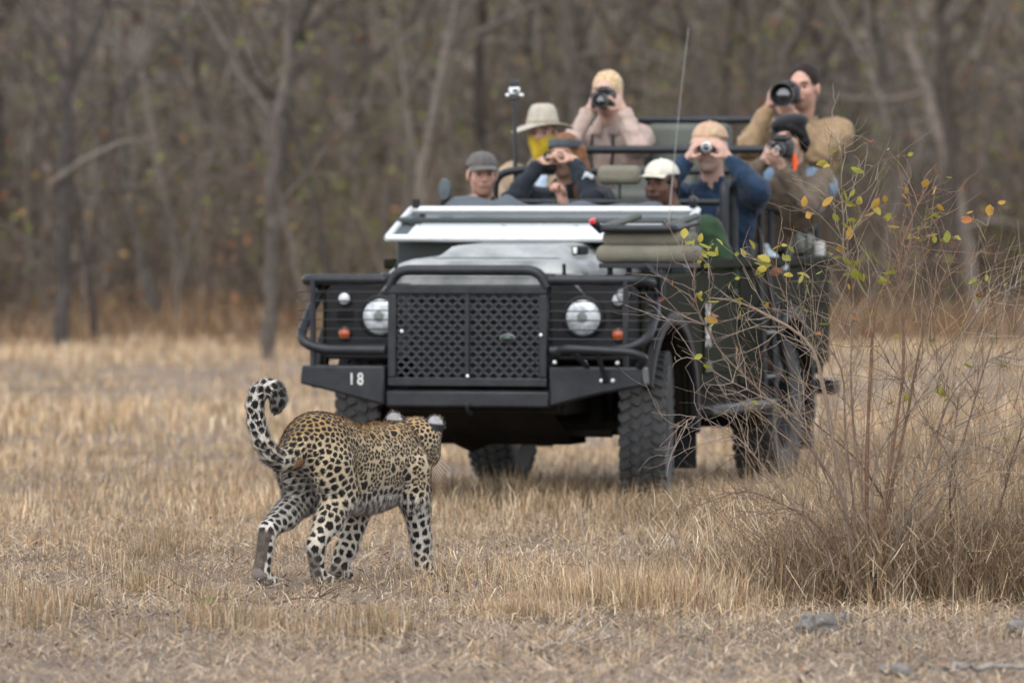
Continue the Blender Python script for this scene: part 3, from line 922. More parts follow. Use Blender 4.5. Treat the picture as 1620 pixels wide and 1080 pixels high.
# --- side tubes and wires of the bull bar
for s in (-1, 1):
    zt = 1.178
    up = bend([(s * 0.435, gy, zt), (s * (0.87 if s < 0 else 0.90), gy + 0.03, zt), (s * (0.90 if s < 0 else 0.935), gy + 0.10, zt - 0.005), (s * 0.90, 0.12, zt - 0.03)], 0.06)
    MB().tube(up, 0.027, 12).build('guard_tube', M['steel'], veh)
    lo = bend([(s * 0.44, gy, 0.815), (s * 0.80, gy + 0.005, 0.815), (s * (0.915 if s < 0 else 0.945), gy + 0.02, 0.865), (s * (0.91 if s < 0 else 0.94), -0.02, 1.03), (s * 0.88, 0.10, 1.145)], 0.09)
    MB().tube(lo, 0.026, 12).build('guard_tube', M['steel'], veh)
    MB().tube([(s * 0.835, gy + 0.012, zt), (s * 0.835, gy + 0.012, 0.73)], 0.016, 8).build('guard_post', M['steel'], veh)
    for k in range(6):
        z = 0.875 + k * 0.048
        w = bend([(s * 0.42, gy + 0.005, z), (s * 0.93, gy + 0.005, z), (s * 0.95, 0.02, z)], 0.06)
        MB().tube(w, 0.0034, 5).build('guard_wire', M['steel'], veh)
# step bar on the right-hand side of the bumper
st = MB()
a, b = V(890, 556, -0.40), V(1020, 576, -0.36)
st.tube(bend([V(880, 560, -0.28), V(892, 551, -0.42), V(1000, 557, -0.42), V(1022, 566, -0.40), V(1012, 580, -0.28)], 0.05), 0.021, 10)
for (p, q) in (((905, 556), (928, 578)), ((945, 557), (958, 604))):
    st.tube([V(p[0], p[1], -0.41), V(q[0], q[1], -0.30)], 0.014, 8)
st.build('step_bar', M['steel'], bumper_o)

# --- nose: headlamp panels, lamps, radiator grille
for s in (-1, 1):
    pn = MB()
    pn.prism([(s * 0.37, 0.76), (s * 0.84, 0.76), (s * 0.84, 1.12), (s * 0.79, 1.17), (s * 0.37, 1.17)], 'y', -0.005, 0.05)
    panel = pn.build('headlamp_panel', M['plastic'], veh, bevel=0.012)
    for k in range(3):
        MB().box((s * 0.735, -0.012, 0.965 + k * 0.022), (0.085, 0.012, 0.008)).build('vent_slat', M['dark'], panel)
    hx, hz = (-0.543, 0.985) if s < 0 else (0.548, 0.985)
    hl = MB().lathe([(0.112, 0.0), (0.112, -0.018), (0.10, -0.026), (0.094, -0.02), (0.094, 0.0)], (hx, -0.006, hz), 'y', 32).build('headlight', M['plastic'], veh)
    MB().lathe([(0.093, 0.0), (0.092, -0.012), (0.075, -0.026), (0.045, -0.034), (0.0005, -0.037)], (hx, -0.008, hz), 'y', 32).build('lens', M['lens'], hl)
    MB().lathe([(0.028, 0), (0.026, -0.008), (0.0005, -0.01)], (hx, -0.042, hz), 'y', 16).build('bulb_cap', M['dim'], hl)
    for nm, z, mt in (('indicator', 0.895, 'amber'), ('side_light', 1.075, 'lens')):
        il = MB().lathe([(0.038, 0.0), (0.038, -0.012), (0.031, -0.016), (0.031, 0.0)], (s * 0.735, -0.006, z), 'y', 20).build(nm, M['plastic'], veh)
        MB().lathe([(0.031, 0.0), (0.030, -0.018), (0.020, -0.027), (0.0005, -0.030)], (s * 0.735, -0.008, z), 'y', 20).build('lens', M[mt], il)
p = V(986, 466, -0.20)
sp = MB().lathe([(0.036, 0.05), (0.040, 0.0), (0.036, -0.006), (0.036, 0.0)], p, 'y', 18).build('spot_lamp', M['plastic'], veh)
MB().lathe([(0.035, 0.0), (0.025, -0.01), (0.0005, -0.013)], p, 'y', 18).build('lens', M['lens'], sp)
MB().tube([p + Vector((0, 0.03, 0.02)), (p.x, gy + 0.03, 1.178)], 0.008, 6).build('bracket', M['steel'], sp)
for px, py in ((1038, 468),):
    p = V(px, py, 0.30); p.x = 0.875
    rp = MB().lathe([(0.030, -0.02), (0.030, 0.012), (0.02, 0.02), (0.0005, 0.023)], p, 'x', 16).build('repeater_lamp', M['amber'], veh)
rg = MB()
rg.box((0, 0.03, 0.92), (0.74, 0.03, 0.50))
for k in range(9):
    rg.box((0, 0.005, 0.70 + k * 0.054), (0.72, 0.025, 0.014))
rg.build('radiator_grille', M['plastic'], veh)
p = V(823, 533, -0.03)
bd = MB(); 
bd.lathe([(1.0, 0.0), (0.95, -0.006), (0.0005, -0.007)], (0, 0, 0), 'y', 24)
bdo = bd.build('badge', M['badge'], veh); bdo.location = (p.x, gy - 0.012, p.z); bdo.scale = (0.036, 1, 0.019)
rim = MB(); rim.lathe([(1.14, 0.002), (1.14, -0.004), (1.0, -0.006), (1.0, 0.002)], (0, 0, 0), 'y', 24, closed=True)
rim.build('badge_rim', M['dim'], bdo)

# --- wings with cut wheel arches
def arc(cy, cz, r, a0, a1, n=14):
    return [(cy + r * math.cos(R(a0 + (a1 - a0) * k / n)), cz + r * math.sin(R(a0 + (a1 - a0) * k / n))) for k in range(n + 1)]
AX_F, AX_R, HUB = 0.47, 3.26, 0.405
BW = 0.865
for s in (-1, 1):
    side = [(0.02, 1.17), (0.02, 0.66)] + arc(AX_F, HUB + 0.03, 0.50, 152, 0) + [(1.03, 0.60), (1.24, 0.60), (1.24, 1.20)]
    w = MB()
    w.prism(side, 'x', s * (BW - 0.02), s * BW)
    w.prism([(0.0, 1.175), (0.0, 1.14), (1.24, 1.17), (1.24, 1.205)], 'x', s * 0.36, s * (BW - 0.004))
    w.box((s * 0.60, 0.065, 1.10), (0.48, 0.03, 0.10))
    w.build('front_wing', M['paint'], veh, bevel=0.012)
    fl = MB()
    A = arc(AX_F, HUB + 0.03, 0.505, 160, -8); B = arc(AX_F, HUB + 0.03, 0.57, 160, -8)
    poly = A + B[::-1]
    fl.prism(poly, 'x', s * (BW + 0.003), s * (BW + 0.055))
    fl.build('wheel_arch_flare', M['plastic'], veh, bevel=0.012)
    li = MB(); A = arc(AX_F, HUB + 0.03, 0.50, 135, -10); B = arc(AX_F, HUB + 0.03, 0.52, 135, -10)
    li.prism(A + B[::-1], 'x', s * 0.45, s * (BW - 0.025))
    li.build('wheel_arch_liner', M['dark'], veh)
    MB().box((s * 0.76, 1.04, 0.40), (0.27, 0.012, 0.46)).build('mudflap', M['plastic'], veh, bevel=0.004)
    MB().box((s * 0.76, AX_R + 0.60, 0.38), (0.27, 0.012, 0.40)).build('mudflap', M['plastic'], veh, bevel=0.004)

# --- bonnet (crowned) with raised centre and snorkel-side vent
def sheet(rows, thick=None):
    n = len(rows[0]); vs = [p for r_ in rows for p in r_]
    fs = [(i * n + j, i * n + j + 1, (i + 1) * n + j + 1, (i + 1) * n + j) for i in range(len(rows) - 1) for j in range(n - 1)]
    return vs, fs
rows = []
for j in range(13):
    y = -0.01 + 1.21 * j / 12
    row = []
    for i in range(25):
        x = -0.56 + 1.12 * i / 24
        e = abs(x) / 0.56
        z = 1.276 + 0.026 * y - 0.10 * max(0, (e - 0.72) / 0.28) ** 2.2
        z -= 0.085 * max(0, (0.13 - y) / 0.14) ** 2
        row.append((x, y, z))
    rows.append(row)
bn = MB(); bn.add(*sheet(rows))
bn.prism([(-0.005, 1.15), (-0.005, 1.21), (0.03, 1.21), (0.03, 1.15)], 'x', -0.54, 0.54)
bonnet = bn.build('bonnet', M['hood'], veh, smooth=60)
sm = bonnet.modifiers.new('solid', 'SOLIDIFY'); sm.thickness = 0.015; sm.offset = -1
rows = []
for j in range(11):
    y = 0.30 + 0.84 * j / 10
    row = []
    for i in range(21):
        x = -0.36 + 0.72 * i / 20
        e = abs(x) / 0.36
        h = 0.058 * sstep(1.0, 0.74, e) * sstep(0.30, 0.46, y)
        row.append((x, y, 1.280 + 0.026 * y + h - 0.004 * (e > 0.99)))
    rows.append(row)
rb = MB(); rb.add(*sheet(rows)); rbo = rb.build('bonnet_scoop', M['hood'], bonnet, smooth=60)
MB().box((0.385, 0.55, 1.325), (0.045, 0.20, 0.05)).build('scoop_vent', M['plastic'], bonnet, bevel=0.01)
MB().box((0.385, 0.445, 1.325), (0.022, 0.008, 0.034)).build('vent_insert', M['white'], bonnet, bevel=0.003)
for x in (0.45, -0.45):
    MB().tube([(x, -0.03, 1.17), (x, -0.035, 1.26)], 0.010, 8).build('bonnet_catch', M['plastic'], bonnet)

# --- bulkhead, dashboard, folded windscreen
bk = MB()
bk.box((0, 1.30, 1.02), (1.62, 0.16, 0.86))
bk.prism([(1.22, 1.452), (1.22, 1.49), (1.50, 1.525), (1.50, 1.452)], 'x', -0.81, 0.81)
bulk = bk.build('bulkhead', M['bulk'], veh, bevel=0.015)
for s in (-1, 1):
    MB().box((s * 0.42, 1.216, 1.425), (0.50, 0.008, 0.06)).build('vent_flap', M['paint'], bulk, bevel=0.004)
    MB().box((s * 0.70, 1.214, 1.43), (0.07, 0.02, 0.075)).build('hinge_bracket', M['plastic'], bulk, bevel=0.004)
    MB().tube([(s * 0.812, 1.20, 1.37), (s * 0.795, 1.16, 1.43)], 0.014, 8).build('windscreen_stay', M['alu'], bulk)
    MB().tube([(s * 0.20, 1.21, 1.38), (s * 0.20, 1.20, 1.455)], 0.018, 8).build('wiper_spindle', M['plastic'], bulk)
A0, A1 = Vector((0, 1.47, 1.535)), Vector((0, 1.00, 1.385))      # hinge edge, free edge
HW = 0.795
wf = empty('windscreen', (0, 0, 0)); wf.parent = veh
def wpt(x, t, off=0.0):
    n = Vector((0, -(A0 - A1).z, (A0 - A1).y)).normalized()
    return A0.lerp(A1, t) + Vector((x, 0, 0)) + n * off
ring = [wpt(-HW, 0), wpt(HW, 0), wpt(HW, 1), wpt(-HW, 1)]
for (a, b) in ((0, 1), (2, 3)):
    MB().tube([ring[a], ring[b]], 0.021, 10).build('frame_rail', M['alu'], wf)
for (a, b) in ((1, 2), (3, 0)):
    MB().tube([ring[a], ring[b]], 0.019, 10).build('frame_rail', M['alu'], wf)
def quad_plate(x0, x1, t0, t1, off, th):
    m = MB(); c = []
    for o_ in (off, off + th):
        c += [wpt(x0, t0, o_), wpt(x1, t0, o_), wpt(x1, t1, o_), wpt(x0, t1, o_)]
    m.add(c, [(0, 1, 2, 3), (7, 6, 5, 4), (0, 4, 5, 1), (1, 5, 6, 2), (2, 6, 7, 3), (3, 7, 4, 0)])
    return m
quad_plate(-HW + 0.01, HW - 0.01, 0.02, 0.98, -0.006, 0.004).build('seal_panel', M['rubberseal'], wf)
quad_plate(-HW + 0.10, -0.012, 0.30, 0.93, 0.002, 0.005).build('pane', M['glass'], wf, bevel=0.002)
quad_plate(0.012, HW - 0.10, 0.30, 0.93, 0.002, 0.005).build('pane', M['glass'], wf, bevel=0.002)
quad_plate(-0.012, 0.012, 0.30, 0.93, 0.0015, 0.006).build('pane_divider', M['glass'], wf)
for x in (-HW + 0.03, HW - 0.02):
    MB().box(wpt(x, 0.0, 0.035), (0.035, 0.03, 0.05)).build('catch', M['plastic'], wf, bevel=0.004)
MB().box(wpt(-HW + 0.11, 0.34, 0.018), (0.03, 0.025, 0.03)).build('catch', M['plastic'], wf, bevel=0.004)
p = wpt(HW - 0.02, 0.0, 0.05)
MB().lathe([(0.010, -0.03), (0.026, -0.02), (0.030, 0.0), (0.024, 0.02), (0.004, 0.03)], p, 'y', 12).build('hinge_knob', M['steel'], wf)

db = MB()
db.box((0, 1.62, 1.36), (1.5, 0.22, 0.24))
dash = db.build('dashboard', M['plastic'], veh, bevel=0.02)
# slate canvas cover heaped along the dashboard
rows = []
rg_ = random.Random(5)
for i in range(61):
    x = -0.70 + 1.30 * i / 60
    hump = 0.045 * math.exp(-((x + 0.52) / 0.16) ** 2) + 0.030 * math.exp(-((x + 0.30) / 0.05) ** 2) + 0.008 * math.sin(x * 17)
    edge = min(1, (x + 0.70) / 0.10, (0.60 - x) / 0.04)
    h = 0.095 * max(edge, 0.05) + hump * max(edge, 0)
    row = []
    for j in range(9):
        a = math.pi * j / 8
        row.append((x, 1.62 - 0.13 * math.cos(a), 1.475 + h * math.sin(a) + 0.006 * math.sin(x * 31 + j)))
    rows.append(row)
cv = MB(); cv.add(*sheet(rows)); cvo = cv.build('dash_cover', M['cover'], veh, smooth=180)
# steering wheel in front of the driver
sw = MB(); q = Matrix.Rotation(R(-35), 3, 'X'); pts = []
for k in range(25):
    a = 2 * math.pi * k / 24
    pts.append(Vector((-0.46, 1.86, 1.38)) + q @ Vector((0.19 * math.cos(a), 0, 0.19 * math.sin(a))))
sw.tube(pts, 0.015, 8, cap=False)
for a in (0, 120, 240):
    sw.tube([Vector((-0.46, 1.86, 1.38)), Vector((-0.46, 1.86, 1.38)) + q @ Vector((0.19 * math.cos(R(a)), 0, 0.19 * math.sin(R(a))))], 0.012, 6)
sw.tube([(-0.46, 1.86, 1.38), (-0.46, 1.72, 1.30)], 0.025, 8)
sw.build('steering_wheel', M['plastic'], veh)
# wing mirror on its arm
p = V(704, 300, 1.62)
mr = MB(); mr.lathe([(0.004, -0.028), (0.045, -0.022), (0.05, 0.0), (0.047, 0.02), (0.03, 0.03)], (0, 0, 0), 'y', 20)
mo = mr.build('mirror', M['rubberseal'], veh); mo.location = p; mo.scale = (0.72, 1, 1.25)
ma = MB().tube(bend([(p.x, p.y + 0.01, p.z - 0.04), (p.x + 0.01, p.y + 0.02, p.z - 0.13), (-0.72, 1.58, 1.42)], 0.04), 0.016, 8)
mao = ma.build('mirror_arm', M['plastic'], veh)
MB().box((p.x + 0.01, p.y + 0.02, p.z - 0.10), (0.085, 0.05, 0.10)).build('mirror_bracket', M['plastic'], veh, bevel=0.02)

# --- body sides, floor, tail
for s in (-1, 1):
    door = MB().prism([(1.26, 0.58), (2.16, 0.58), (2.16, 1.215), (1.26, 1.21)], 'x', s * (BW - 0.03), s * (BW - 0.006))
    do = door.build('door', M['paint'], veh, bevel=0.01)
    MB().prism([(1.33, 0.66), (2.08, 0.66), (2.08, 1.02), (1.33, 1.02)], 'x', s * (BW - 0.005), s * (BW + 0.006)).build('door_panel', M['paint'], do, bevel=0.006)
    MB().box((s * (BW + 0.012), 1.98, 1.09), (0.02, 0.12, 0.03)).build('handle', M['plastic'], do, bevel=0.006)
    tub = [(2.18, 0.58), (2.70, 0.58)] + arc(AX_R, HUB + 0.02, 0.50, 168, 0)[1:] + [(3.80, 0.60), (4.42, 0.66), (4.42, 1.215), (2.18, 1.215)]
    tb = MB().prism(tub, 'x', s * (BW - 0.03), s * BW).build('tub_side', M['paint'], veh, bevel=0.01)
    MB().box((s * (BW - 0.01), 2.85, 1.245), (0.075, 3.18, 0.055)).build('waist_rail', M['paint'], veh, bevel=0.012)
    MB().box((s * (BW + 0.004), 3.3, 1.02), (0.012, 2.2, 0.03)).build('swage_line', M['paint'], tb, bevel=0.004)
    A = arc(AX_R, HUB + 0.02, 0.505, 165, -8); B = arc(AX_R, HUB + 0.02, 0.57, 165, -8)
    MB().prism(A + B[::-1], 'x', s * (BW + 0.003), s * (BW + 0.055)).build('wheel_arch_flare', M['plastic'], veh, bevel=0.012)
    A = arc(AX_R, HUB + 0.02, 0.50, 190, -10); B = arc(AX_R, HUB + 0.02, 0.52, 190, -10)
    MB().prism(A + B[::-1], 'x', s * 0.45, s * (BW - 0.035)).build('wheel_arch_liner', M['dark'], veh)
    MB().box((s * (BW + 0.02), 1.88, 0.47), (0.16, 1.50, 0.06)).build('side_step', M['steel'], veh, bevel=0.015)
    MB().box((s * (BW - 0.05), 1.88, 0.54), (0.06, 1.50, 0.09)).build('sill', M['dark'], veh)
    # boarding ladder tubes beside the tub
    for y in (2.42, 2.66):
        MB().tube(bend([(s * 0.90, y, 1.22), (s * 0.93, y, 1.05), (s * 0.95, y, 0.46)], 0.05), 0.016, 8).build('ladder_tube', M['steel'], veh)
    for z in (0.62, 0.86):
        MB().tube([(s * 0.945, 2.42, z), (s * 0.945, 2.66, z)], 0.014, 8).build('ladder_rung', M['steel'], veh)
    MB().tube(bend([(s * 0.92, 2.78, 1.05), (s * 0.945, 2.80, 0.80), (s * 0.945, 2.98, 0.62)], 0.1), 0.018, 8).build('side_bar', M['steel'], veh)
    MB().box((s * 0.74, 4.50, 0.52), (0.30, 0.16, 0.09)).build('rear_step', M['steel'], veh, bevel=0.01)
fl = MB(); fl.box((0, 2.85, 0.62), (1.66, 3.1, 0.05)); fl.build('floor', M['dark'], veh)
MB().box((0, 4.42, 0.92), (1.66, 0.03, 0.58)).build('tailgate', M['paint'], veh, bevel=0.01)
for (y0, y1, z) in ((2.45, 3.15, 0.86), (3.15, 3.80, 1.02), (3.80, 4.40, 1.22)):
    MB().box((0, (y0 + y1) / 2, (0.646 + z) / 2), (1.64, y1 - y0 - 0.004, z - 0.646)).build('seat_platform', M['dark'], veh)

# white stencilled emblem on the door edge and small lettering below
em = MB()
p0 = V(1119, 490, 1.28); p0.x = BW + 0.007
for zc in (0.0, -0.125):
    for sy in (-1, 1):
        for sz in (-1, 1):
            a = Vector((BW + 0.0072, 1.40 + sy * 0.012, p0.z - 0.02 + zc + sz * 0.006)); b = Vector((BW + 0.0072, 1.40 + sy * 0.055, p0.z - 0.02 + zc + sz * 0.052))
            d = (b - a).normalized(); n = Vector((0, -d.z, d.y)) * 0.016
            em.add([a - n * 0.4, a + n * 0.4, (a + b) / 2 + n, b + n * 0.6, b - n * 0.6, (a + b) / 2 - n], [(0, 1, 2, 3, 4, 5)])
    em.add([Vector((BW + 0.0072, 1.40 + y * 0.07, p0.z - 0.02 + zc + z * 0.012)) for y, z in ((-1, 0), (0, -1), (1, 0), (0, 1))], [(0, 1, 2, 3)])
em.build('door_emblem', M['white'], veh, smooth=None)
for k in range(3):
    m_ = MB()
    for i in range(6):
        m_.box((BW + 0.0072, 1.36 + i * 0.026, 0.72 - k * 0.02), (0.001, 0.017, 0.010))
    m_.build('door_lettering', mat('faded_white', (0.2, 0.2, 0.19), 0.7), veh, smooth=None)

# --- underbody: chassis rails, axles, skid plate
ch = MB()
for s in (-1, 1):
    ch.box((s * 0.42, 2.15, 0.56), (0.10, 4.5, 0.16))
ch.box((0, -0.10, 0.55), (0.9, 0.10, 0.12)); ch.box((0, 4.35, 0.55), (0.9, 0.10, 0.12))
ch.box((0.0, 1.55, 0.52), (0.55, 0.9, 0.28)); ch.box((-0.1, 2.6, 0.50), (0.6, 0.7, 0.22)); ch.box((0.35, 3.9, 0.48), (0.7, 0.6, 0.26))
ch.box((0.58, 1.75, 0.50), (0.20, 0.7, 0.20)); ch.box((-0.58, 1.75, 0.50), (0.20, 0.7, 0.20))
ch.build('chassis', M['dark'], veh, bevel=0.01)
sk = MB(); sk.prism([(-0.20, 0.55), (-0.18, 0.53), (0.30, 0.315), (0.62, 0.315), (0.62, 0.345), (0.30, 0.345)], 'x', -0.40, 0.40)
sk.build('skid_plate', M['dark'], veh, bevel=0.008)
for y in (AX_F, AX_R):
    a = MB(); a.tube([(-0.70, y, HUB), (0.70, y, HUB)], 0.045, 10)
    a.lathe([(0.02, -0.14), (0.10, -0.09), (0.14, 0), (0.10, 0.09), (0.02, 0.14)], (-0.18 if y < 1 else 0.2, y, HUB), 'x', 14)
    for s in (-1, 1):
        a.tube([(s * 0.50, y - 0.02, HUB), (s * 0.50, y, 0.78)], 0.055, 10)
        a.tube([(s * 0.58, y + 0.10, HUB - 0.02), (s * 0.58, y + 0.16, 0.9)], 0.03, 8)
    a.tube([(-0.62, y - 0.16, HUB - 0.03), (0.62, y - 0.16, HUB - 0.03)], 0.02, 8)
    a.build('axle', M['dark'], veh)

# --- wheels
def make_wheel():
    w = empty('wheel'); w.parent = veh
    r, hw = 0.405, 0.118
    prof = [(0.215, -hw * 0.80), (0.30, -hw * 1.02), (0.365, -hw * 0.98), (r - 0.018, -hw * 0.86), (r - 0.012, 0), (r - 0.018, hw * 0.86), (0.365, hw * 0.98), (0.30, hw * 1.02), (0.215, hw * 0.80)]
    t = MB(); t.lathe(prof, (0, 0, 0), 'x', 48, closed=True)
    n = 40
    for k in range(n):
        for row, x in enumerate((-0.086, -0.030, 0.030, 0.086)):
            a = 2 * math.pi * (k + (0.5 if row % 2 else 0) + 0.12 * row) / n
            m = Matrix.Rotation(a, 3, 'X')
            skew = Matrix.Rotation(R(28 if row in (0, 3) else -24) * (1 if row < 2 else -1), 3, 'Z')
            L = 0.060 if row in (0, 3) else 0.046
            rr = r - 0.010 if row in (1, 2) else r - 0.013
            t.box(m @ Vector((x, 0, rr)), (L, 0.036, 0.020), m @ skew, top=0.9)
    for k in range(36):
        for s in (-1, 1):
            m = Matrix.Rotation(2 * math.pi * k / 36, 3, 'X')
            t.box(m @ Vector((s * hw * 0.97, 0, r - 0.045)), (0.014, 0.030, 0.05), m)
    t.build('tyre', M['tyre'], w, smooth=35)
    rm = MB(); rm.lathe([(0.218, -0.09), (0.222, 0.09), (0.205, 0.085), (0.19, 0.03), (0.10, 0.02), (0.09, 0.05), (0.06, 0.06), (0.0005, 0.06)], (0, 0, 0), 'x', 32)
    rm.build('rim', M['steel'], w)
    return w
w0 = make_wheel()
for i, (x, y, st_) in enumerate(((0.765, AX_F, 10), (-0.765, AX_F, 10), (0.765, AX_R, 0), (-0.765, AX_R, 0))):
    w = w0 if i == 0 else copy_tree(w0, veh)
    w.location = (x, y, 0.40)
    w.rotation_euler = (0, 0, R(st_) + (math.pi if x < 0 else 0))

# --- tracker seat folded down on its bracket above the front corner
ts = empty('tracker_seat'); ts.parent = veh
ty = -0.02
def rbox(name, px0, px1, py0, py1, y0, y1, m_, par, bev, dz=0.0):
    a, b = V(px0, py1, y0), V(px1, py0, y0)
    return MB().box(((a.x + b.x) / 2, (y0 + y1) / 2, (a.z + b.z) / 2 + dz), (abs(b.x - a.x), y1 - y0, abs(b.z - a.z))).build(name, m_, par, bevel=bev, seg=4)
rbox('cushion', 940, 1086, 388, 416, ty, ty + 0.42, M['canvas'], ts, 0.04)
rbox('backrest', 951, 1076, 366, 389.5, ty + 0.04, ty + 0.46, M['canvas'], ts, 0.03)
a, b = V(951, 362, ty + 0.02), V(1066, 362, ty + 0.02)
tr = MB()
tr.tube(bend([(a.x, ty + 0.45, a.z + 0.03), (a.x, ty + 0.0, a.z), (b.x, ty + 0.0, b.z), (b.x, ty + 0.45, b.z + 0.03)], 0.05), 0.021, 10)
tr.build('back_frame', M['steel'], ts)
MB().box(((a.x + b.x) / 2, ty + 0.22, a.z - 0.004), (b.x - a.x - 0.02, 0.40, 0.02)).build('back_board', M['plastic'], ts, bevel=0.006)
for x in (a.x + 0.10, b.x + 0.02):
    MB().tube(bend([(x - 0.10, ty + 0.18, a.z + 0.01), (x + 0.02, ty + 0.36, a.z + 0.065)], 0.02), 0.018, 8).build('arm_rest', M['canvas_grey'], ts)
p = V(940, 356, ty + 0.02)
MB().tube([V(952, 366, ty + 0.03), V(938, 350, ty - 0.01)], [0.018, 0.024], 10).build('reflector_holder', M['plastic'], ts)
MB().tube([V(938.5, 351.5, ty - 0.012), V(936.5, 347, ty - 0.02)], [0.0215, 0.018], 10).build('reflector', M['red'], ts)
tf = MB()
for px in (965, 995):
    tf.tube([V(px, 418, ty + 0.1), V(px, 438, ty + 0.1)], 0.016, 8)
tf.tube([V(1046, 418, ty + 0.04), V(1047, 470, ty + 0.04)], 0.022, 8)
tf.tube([V(1022, 418, ty + 0.02), V(1046, 440, ty + 0.02)], 0.018, 8)
A_ = V(946, 419, ty); B_ = V(1080, 421, ty)
tf.box(((A_.x + B_.x) / 2, ty + 0.20, A_.z - 0.004), (B_.x - A_.x, 0.38, 0.026))
tf.build('bracket', M['steel'], ts, bevel=0.004)

# --- seats
def seat(px, headz, y, w=0.46, back=0.52, head=True):
    c = V(px, 300, y); c.x = max(-0.58, min(0.58, c.x))
    s_ = empty('seat', (c.x, y, 0)); s_.parent = veh
    zs = headz - 0.80
    MB().box((0, -0.06, zs - 0.06), (w, 0.46, 0.13)).build('cushion', M['canvas_grey'], s_, bevel=0.045, seg=4)
    MB().box((0, 0.20, zs + back / 2), (w, 0.11, back), Matrix.Rotation(R(-8), 3, 'X')).build('backrest', M['canvas_grey'], s_, bevel=0.045, seg=4)
    MB().box((0, 0.02, (zs - 0.12 + 0.7) / 2), (0.34, 0.34, max(zs - 0.12 - 0.7, 0.02))).build('seat_base', M['dark'], s_)
    if head:
        MB().box((0, 0.245, zs + back + 0.095), (w * 0.52, 0.09, 0.12)).build('headrest', M['canvas_grey'], s_, bevel=0.04, seg=4)
        MB().tube([(0, 0.23, zs + back - 0.02), (0, 0.24, zs + back + 0.06)], 0.009, 6).build('headrest_stem', M['steel'], s_)
    return s_
ROW = [2.05, 2.80, 3.50, 4.15]
seat(770, 1.70, ROW[0], head=False); seat(1040, 1.70, ROW[0], head=False)
# middle front-row seat: headrest on a thin stem shows between the two rows
c = V(966, 290, 2.25)
s_ = empty('seat', (c.x, 2.25, 0)); s_.parent = veh
MB().box((0, 0, 1.08), (0.40, 0.42, 0.12)).build('cushion', M['canvas'], s_, bevel=0.045, seg=4)
MB().box((0, 0.2, 1.33), (0.40, 0.10, 0.46)).build('backrest', M['canvas'], s_, bevel=0.04, seg=4)
zz = V(966, 277, 2.45).z
MB().box((0, 0.2, zz), (0.245, 0.09, 0.105)).build('headrest', M['canvas'], s_, bevel=0.035, seg=4)
MB().tube([(0, 0.2, 1.5), (0, 0.2, zz - 0.03)], 0.007, 6).build('headrest_stem', M['steel'], s_)
seat(900, 1.82, ROW[1], head=False); seat(1115, 1.88, ROW[1], head=False); seat(1003, 1.87, ROW[1], back=0.58, head=False)
seat(860, 1.98, ROW[2], head=False); seat(1235, 1.98, ROW[2], head=False); seat(1020, 1.98, ROW[2], w=0.5, back=0.60, head=False)
seat(960, 2.2, ROW[3], head=False); seat(1250, 2.2, ROW[3], head=False); seat(1075, 2.17, ROW[3], w=0.5, back=0.66, head=False)

# --- roll bars and grab rails
def bar(name, pts, r, rad=0.06):
    return MB().tube(bend(pts, rad), r, 10).build(name, M['steel'], veh)
z1 = V(1100, 190, 4.45).z; z2 = V(1000, 237, 3.72).z; z3 = V(1030, 266, 3.05).z
bar('roll_bar', [(-0.60, 4.45, 1.22), (-0.60, 4.45, z1), (0.60, 4.45, z1), (0.60, 4.45, 1.22)], 0.024)
bar('roll_bar', [(-0.70, 3.72, 1.22), (-0.70, 3.72, z2), (0.70, 3.72, z2), (0.70, 3.72, 1.22)], 0.025)
bar('roll_bar', [(-0.62, 3.05, 1.22), (-0.62, 3.05, z3 - 0.02), (0.70, 3.05, z3 - 0.02), (0.70, 3.05, 1.22)], 0.019)
z4 = V(1040, 320, 2.42).z
bar('grab_rail', [(-0.70, 2.42, 1.22), (-0.70, 2.42, z4), (0.74, 2.42, z4)], 0.020)
zz = V(1147, 290, 2.35).z
bar('grab_rail', [(0.745, 2.30, 1.25), (0.745, 2.30, zz), (0.745, 2.52, zz), (0.745, 2.52, 1.25)], 0.026, 0.09)
bar('grab_rail', [(0.70, 2.36, 1.25), (0.70, 2.36, zz - 0.13), (0.70, 2.60, zz - 0.13), (0.70, 2.60, 1.25)], 0.015, 0.05)
p = V(810, 275, 2.62)
bar('grab_rail', [(p.x - 0.10, 2.62, 1.30), (p.x - 0.10, 2.62, p.z), (p.x + 0.10, 2.62, p.z + 0.03), (p.x + 0.25, 2.62, p.z + 0.03)], 0.022, 0.09)
for y, zt in ((2.95, 1.62), (3.20, 1.55), (3.55, 1.60), (3.75, 1.52), (4.05, 1.66), (4.35, 1.60)):
    MB().tube([(0.80, y, 1.27), (0.80, y, zt)], 0.019, 8).build('rail_post', M['steel'], veh)
MB().tube([(0.80, 2.95, 1.56), (0.80, 3.55, 1.50), (0.80, 4.35, 1.56)], 0.016, 8).build('grab_rail', M['steel'], veh)
MB().box((0.77, 3.70, 1.40), (0.03, 0.30, 0.30)).build('side_curtain', M['plastic'], veh, bevel=0.01)
p = V(1288, 398, 4.2)
MB().box((0.835, 4.28, p.z), (0.05, 0.10, 0.12)).build('tail_lamp', M['white'], veh, bevel=0.015)

# --- whip antenna
a, b = V(1057, 365, 1.20), V(1089, 45, 1.25)
pts = [a.lerp(b, t) + Vector((-0.006 * math.sin(math.pi * t), 0, 0)) for t in np.linspace(0, 1, 14)]
an = MB().tube(pts, [0.0032] * 4 + [0.0020] * 10, 6).build('antenna', M['whip'], veh)
MB().tube([(a.x, a.y, 1.19), a], 0.010, 8).build('antenna_base', M['plastic'], an)
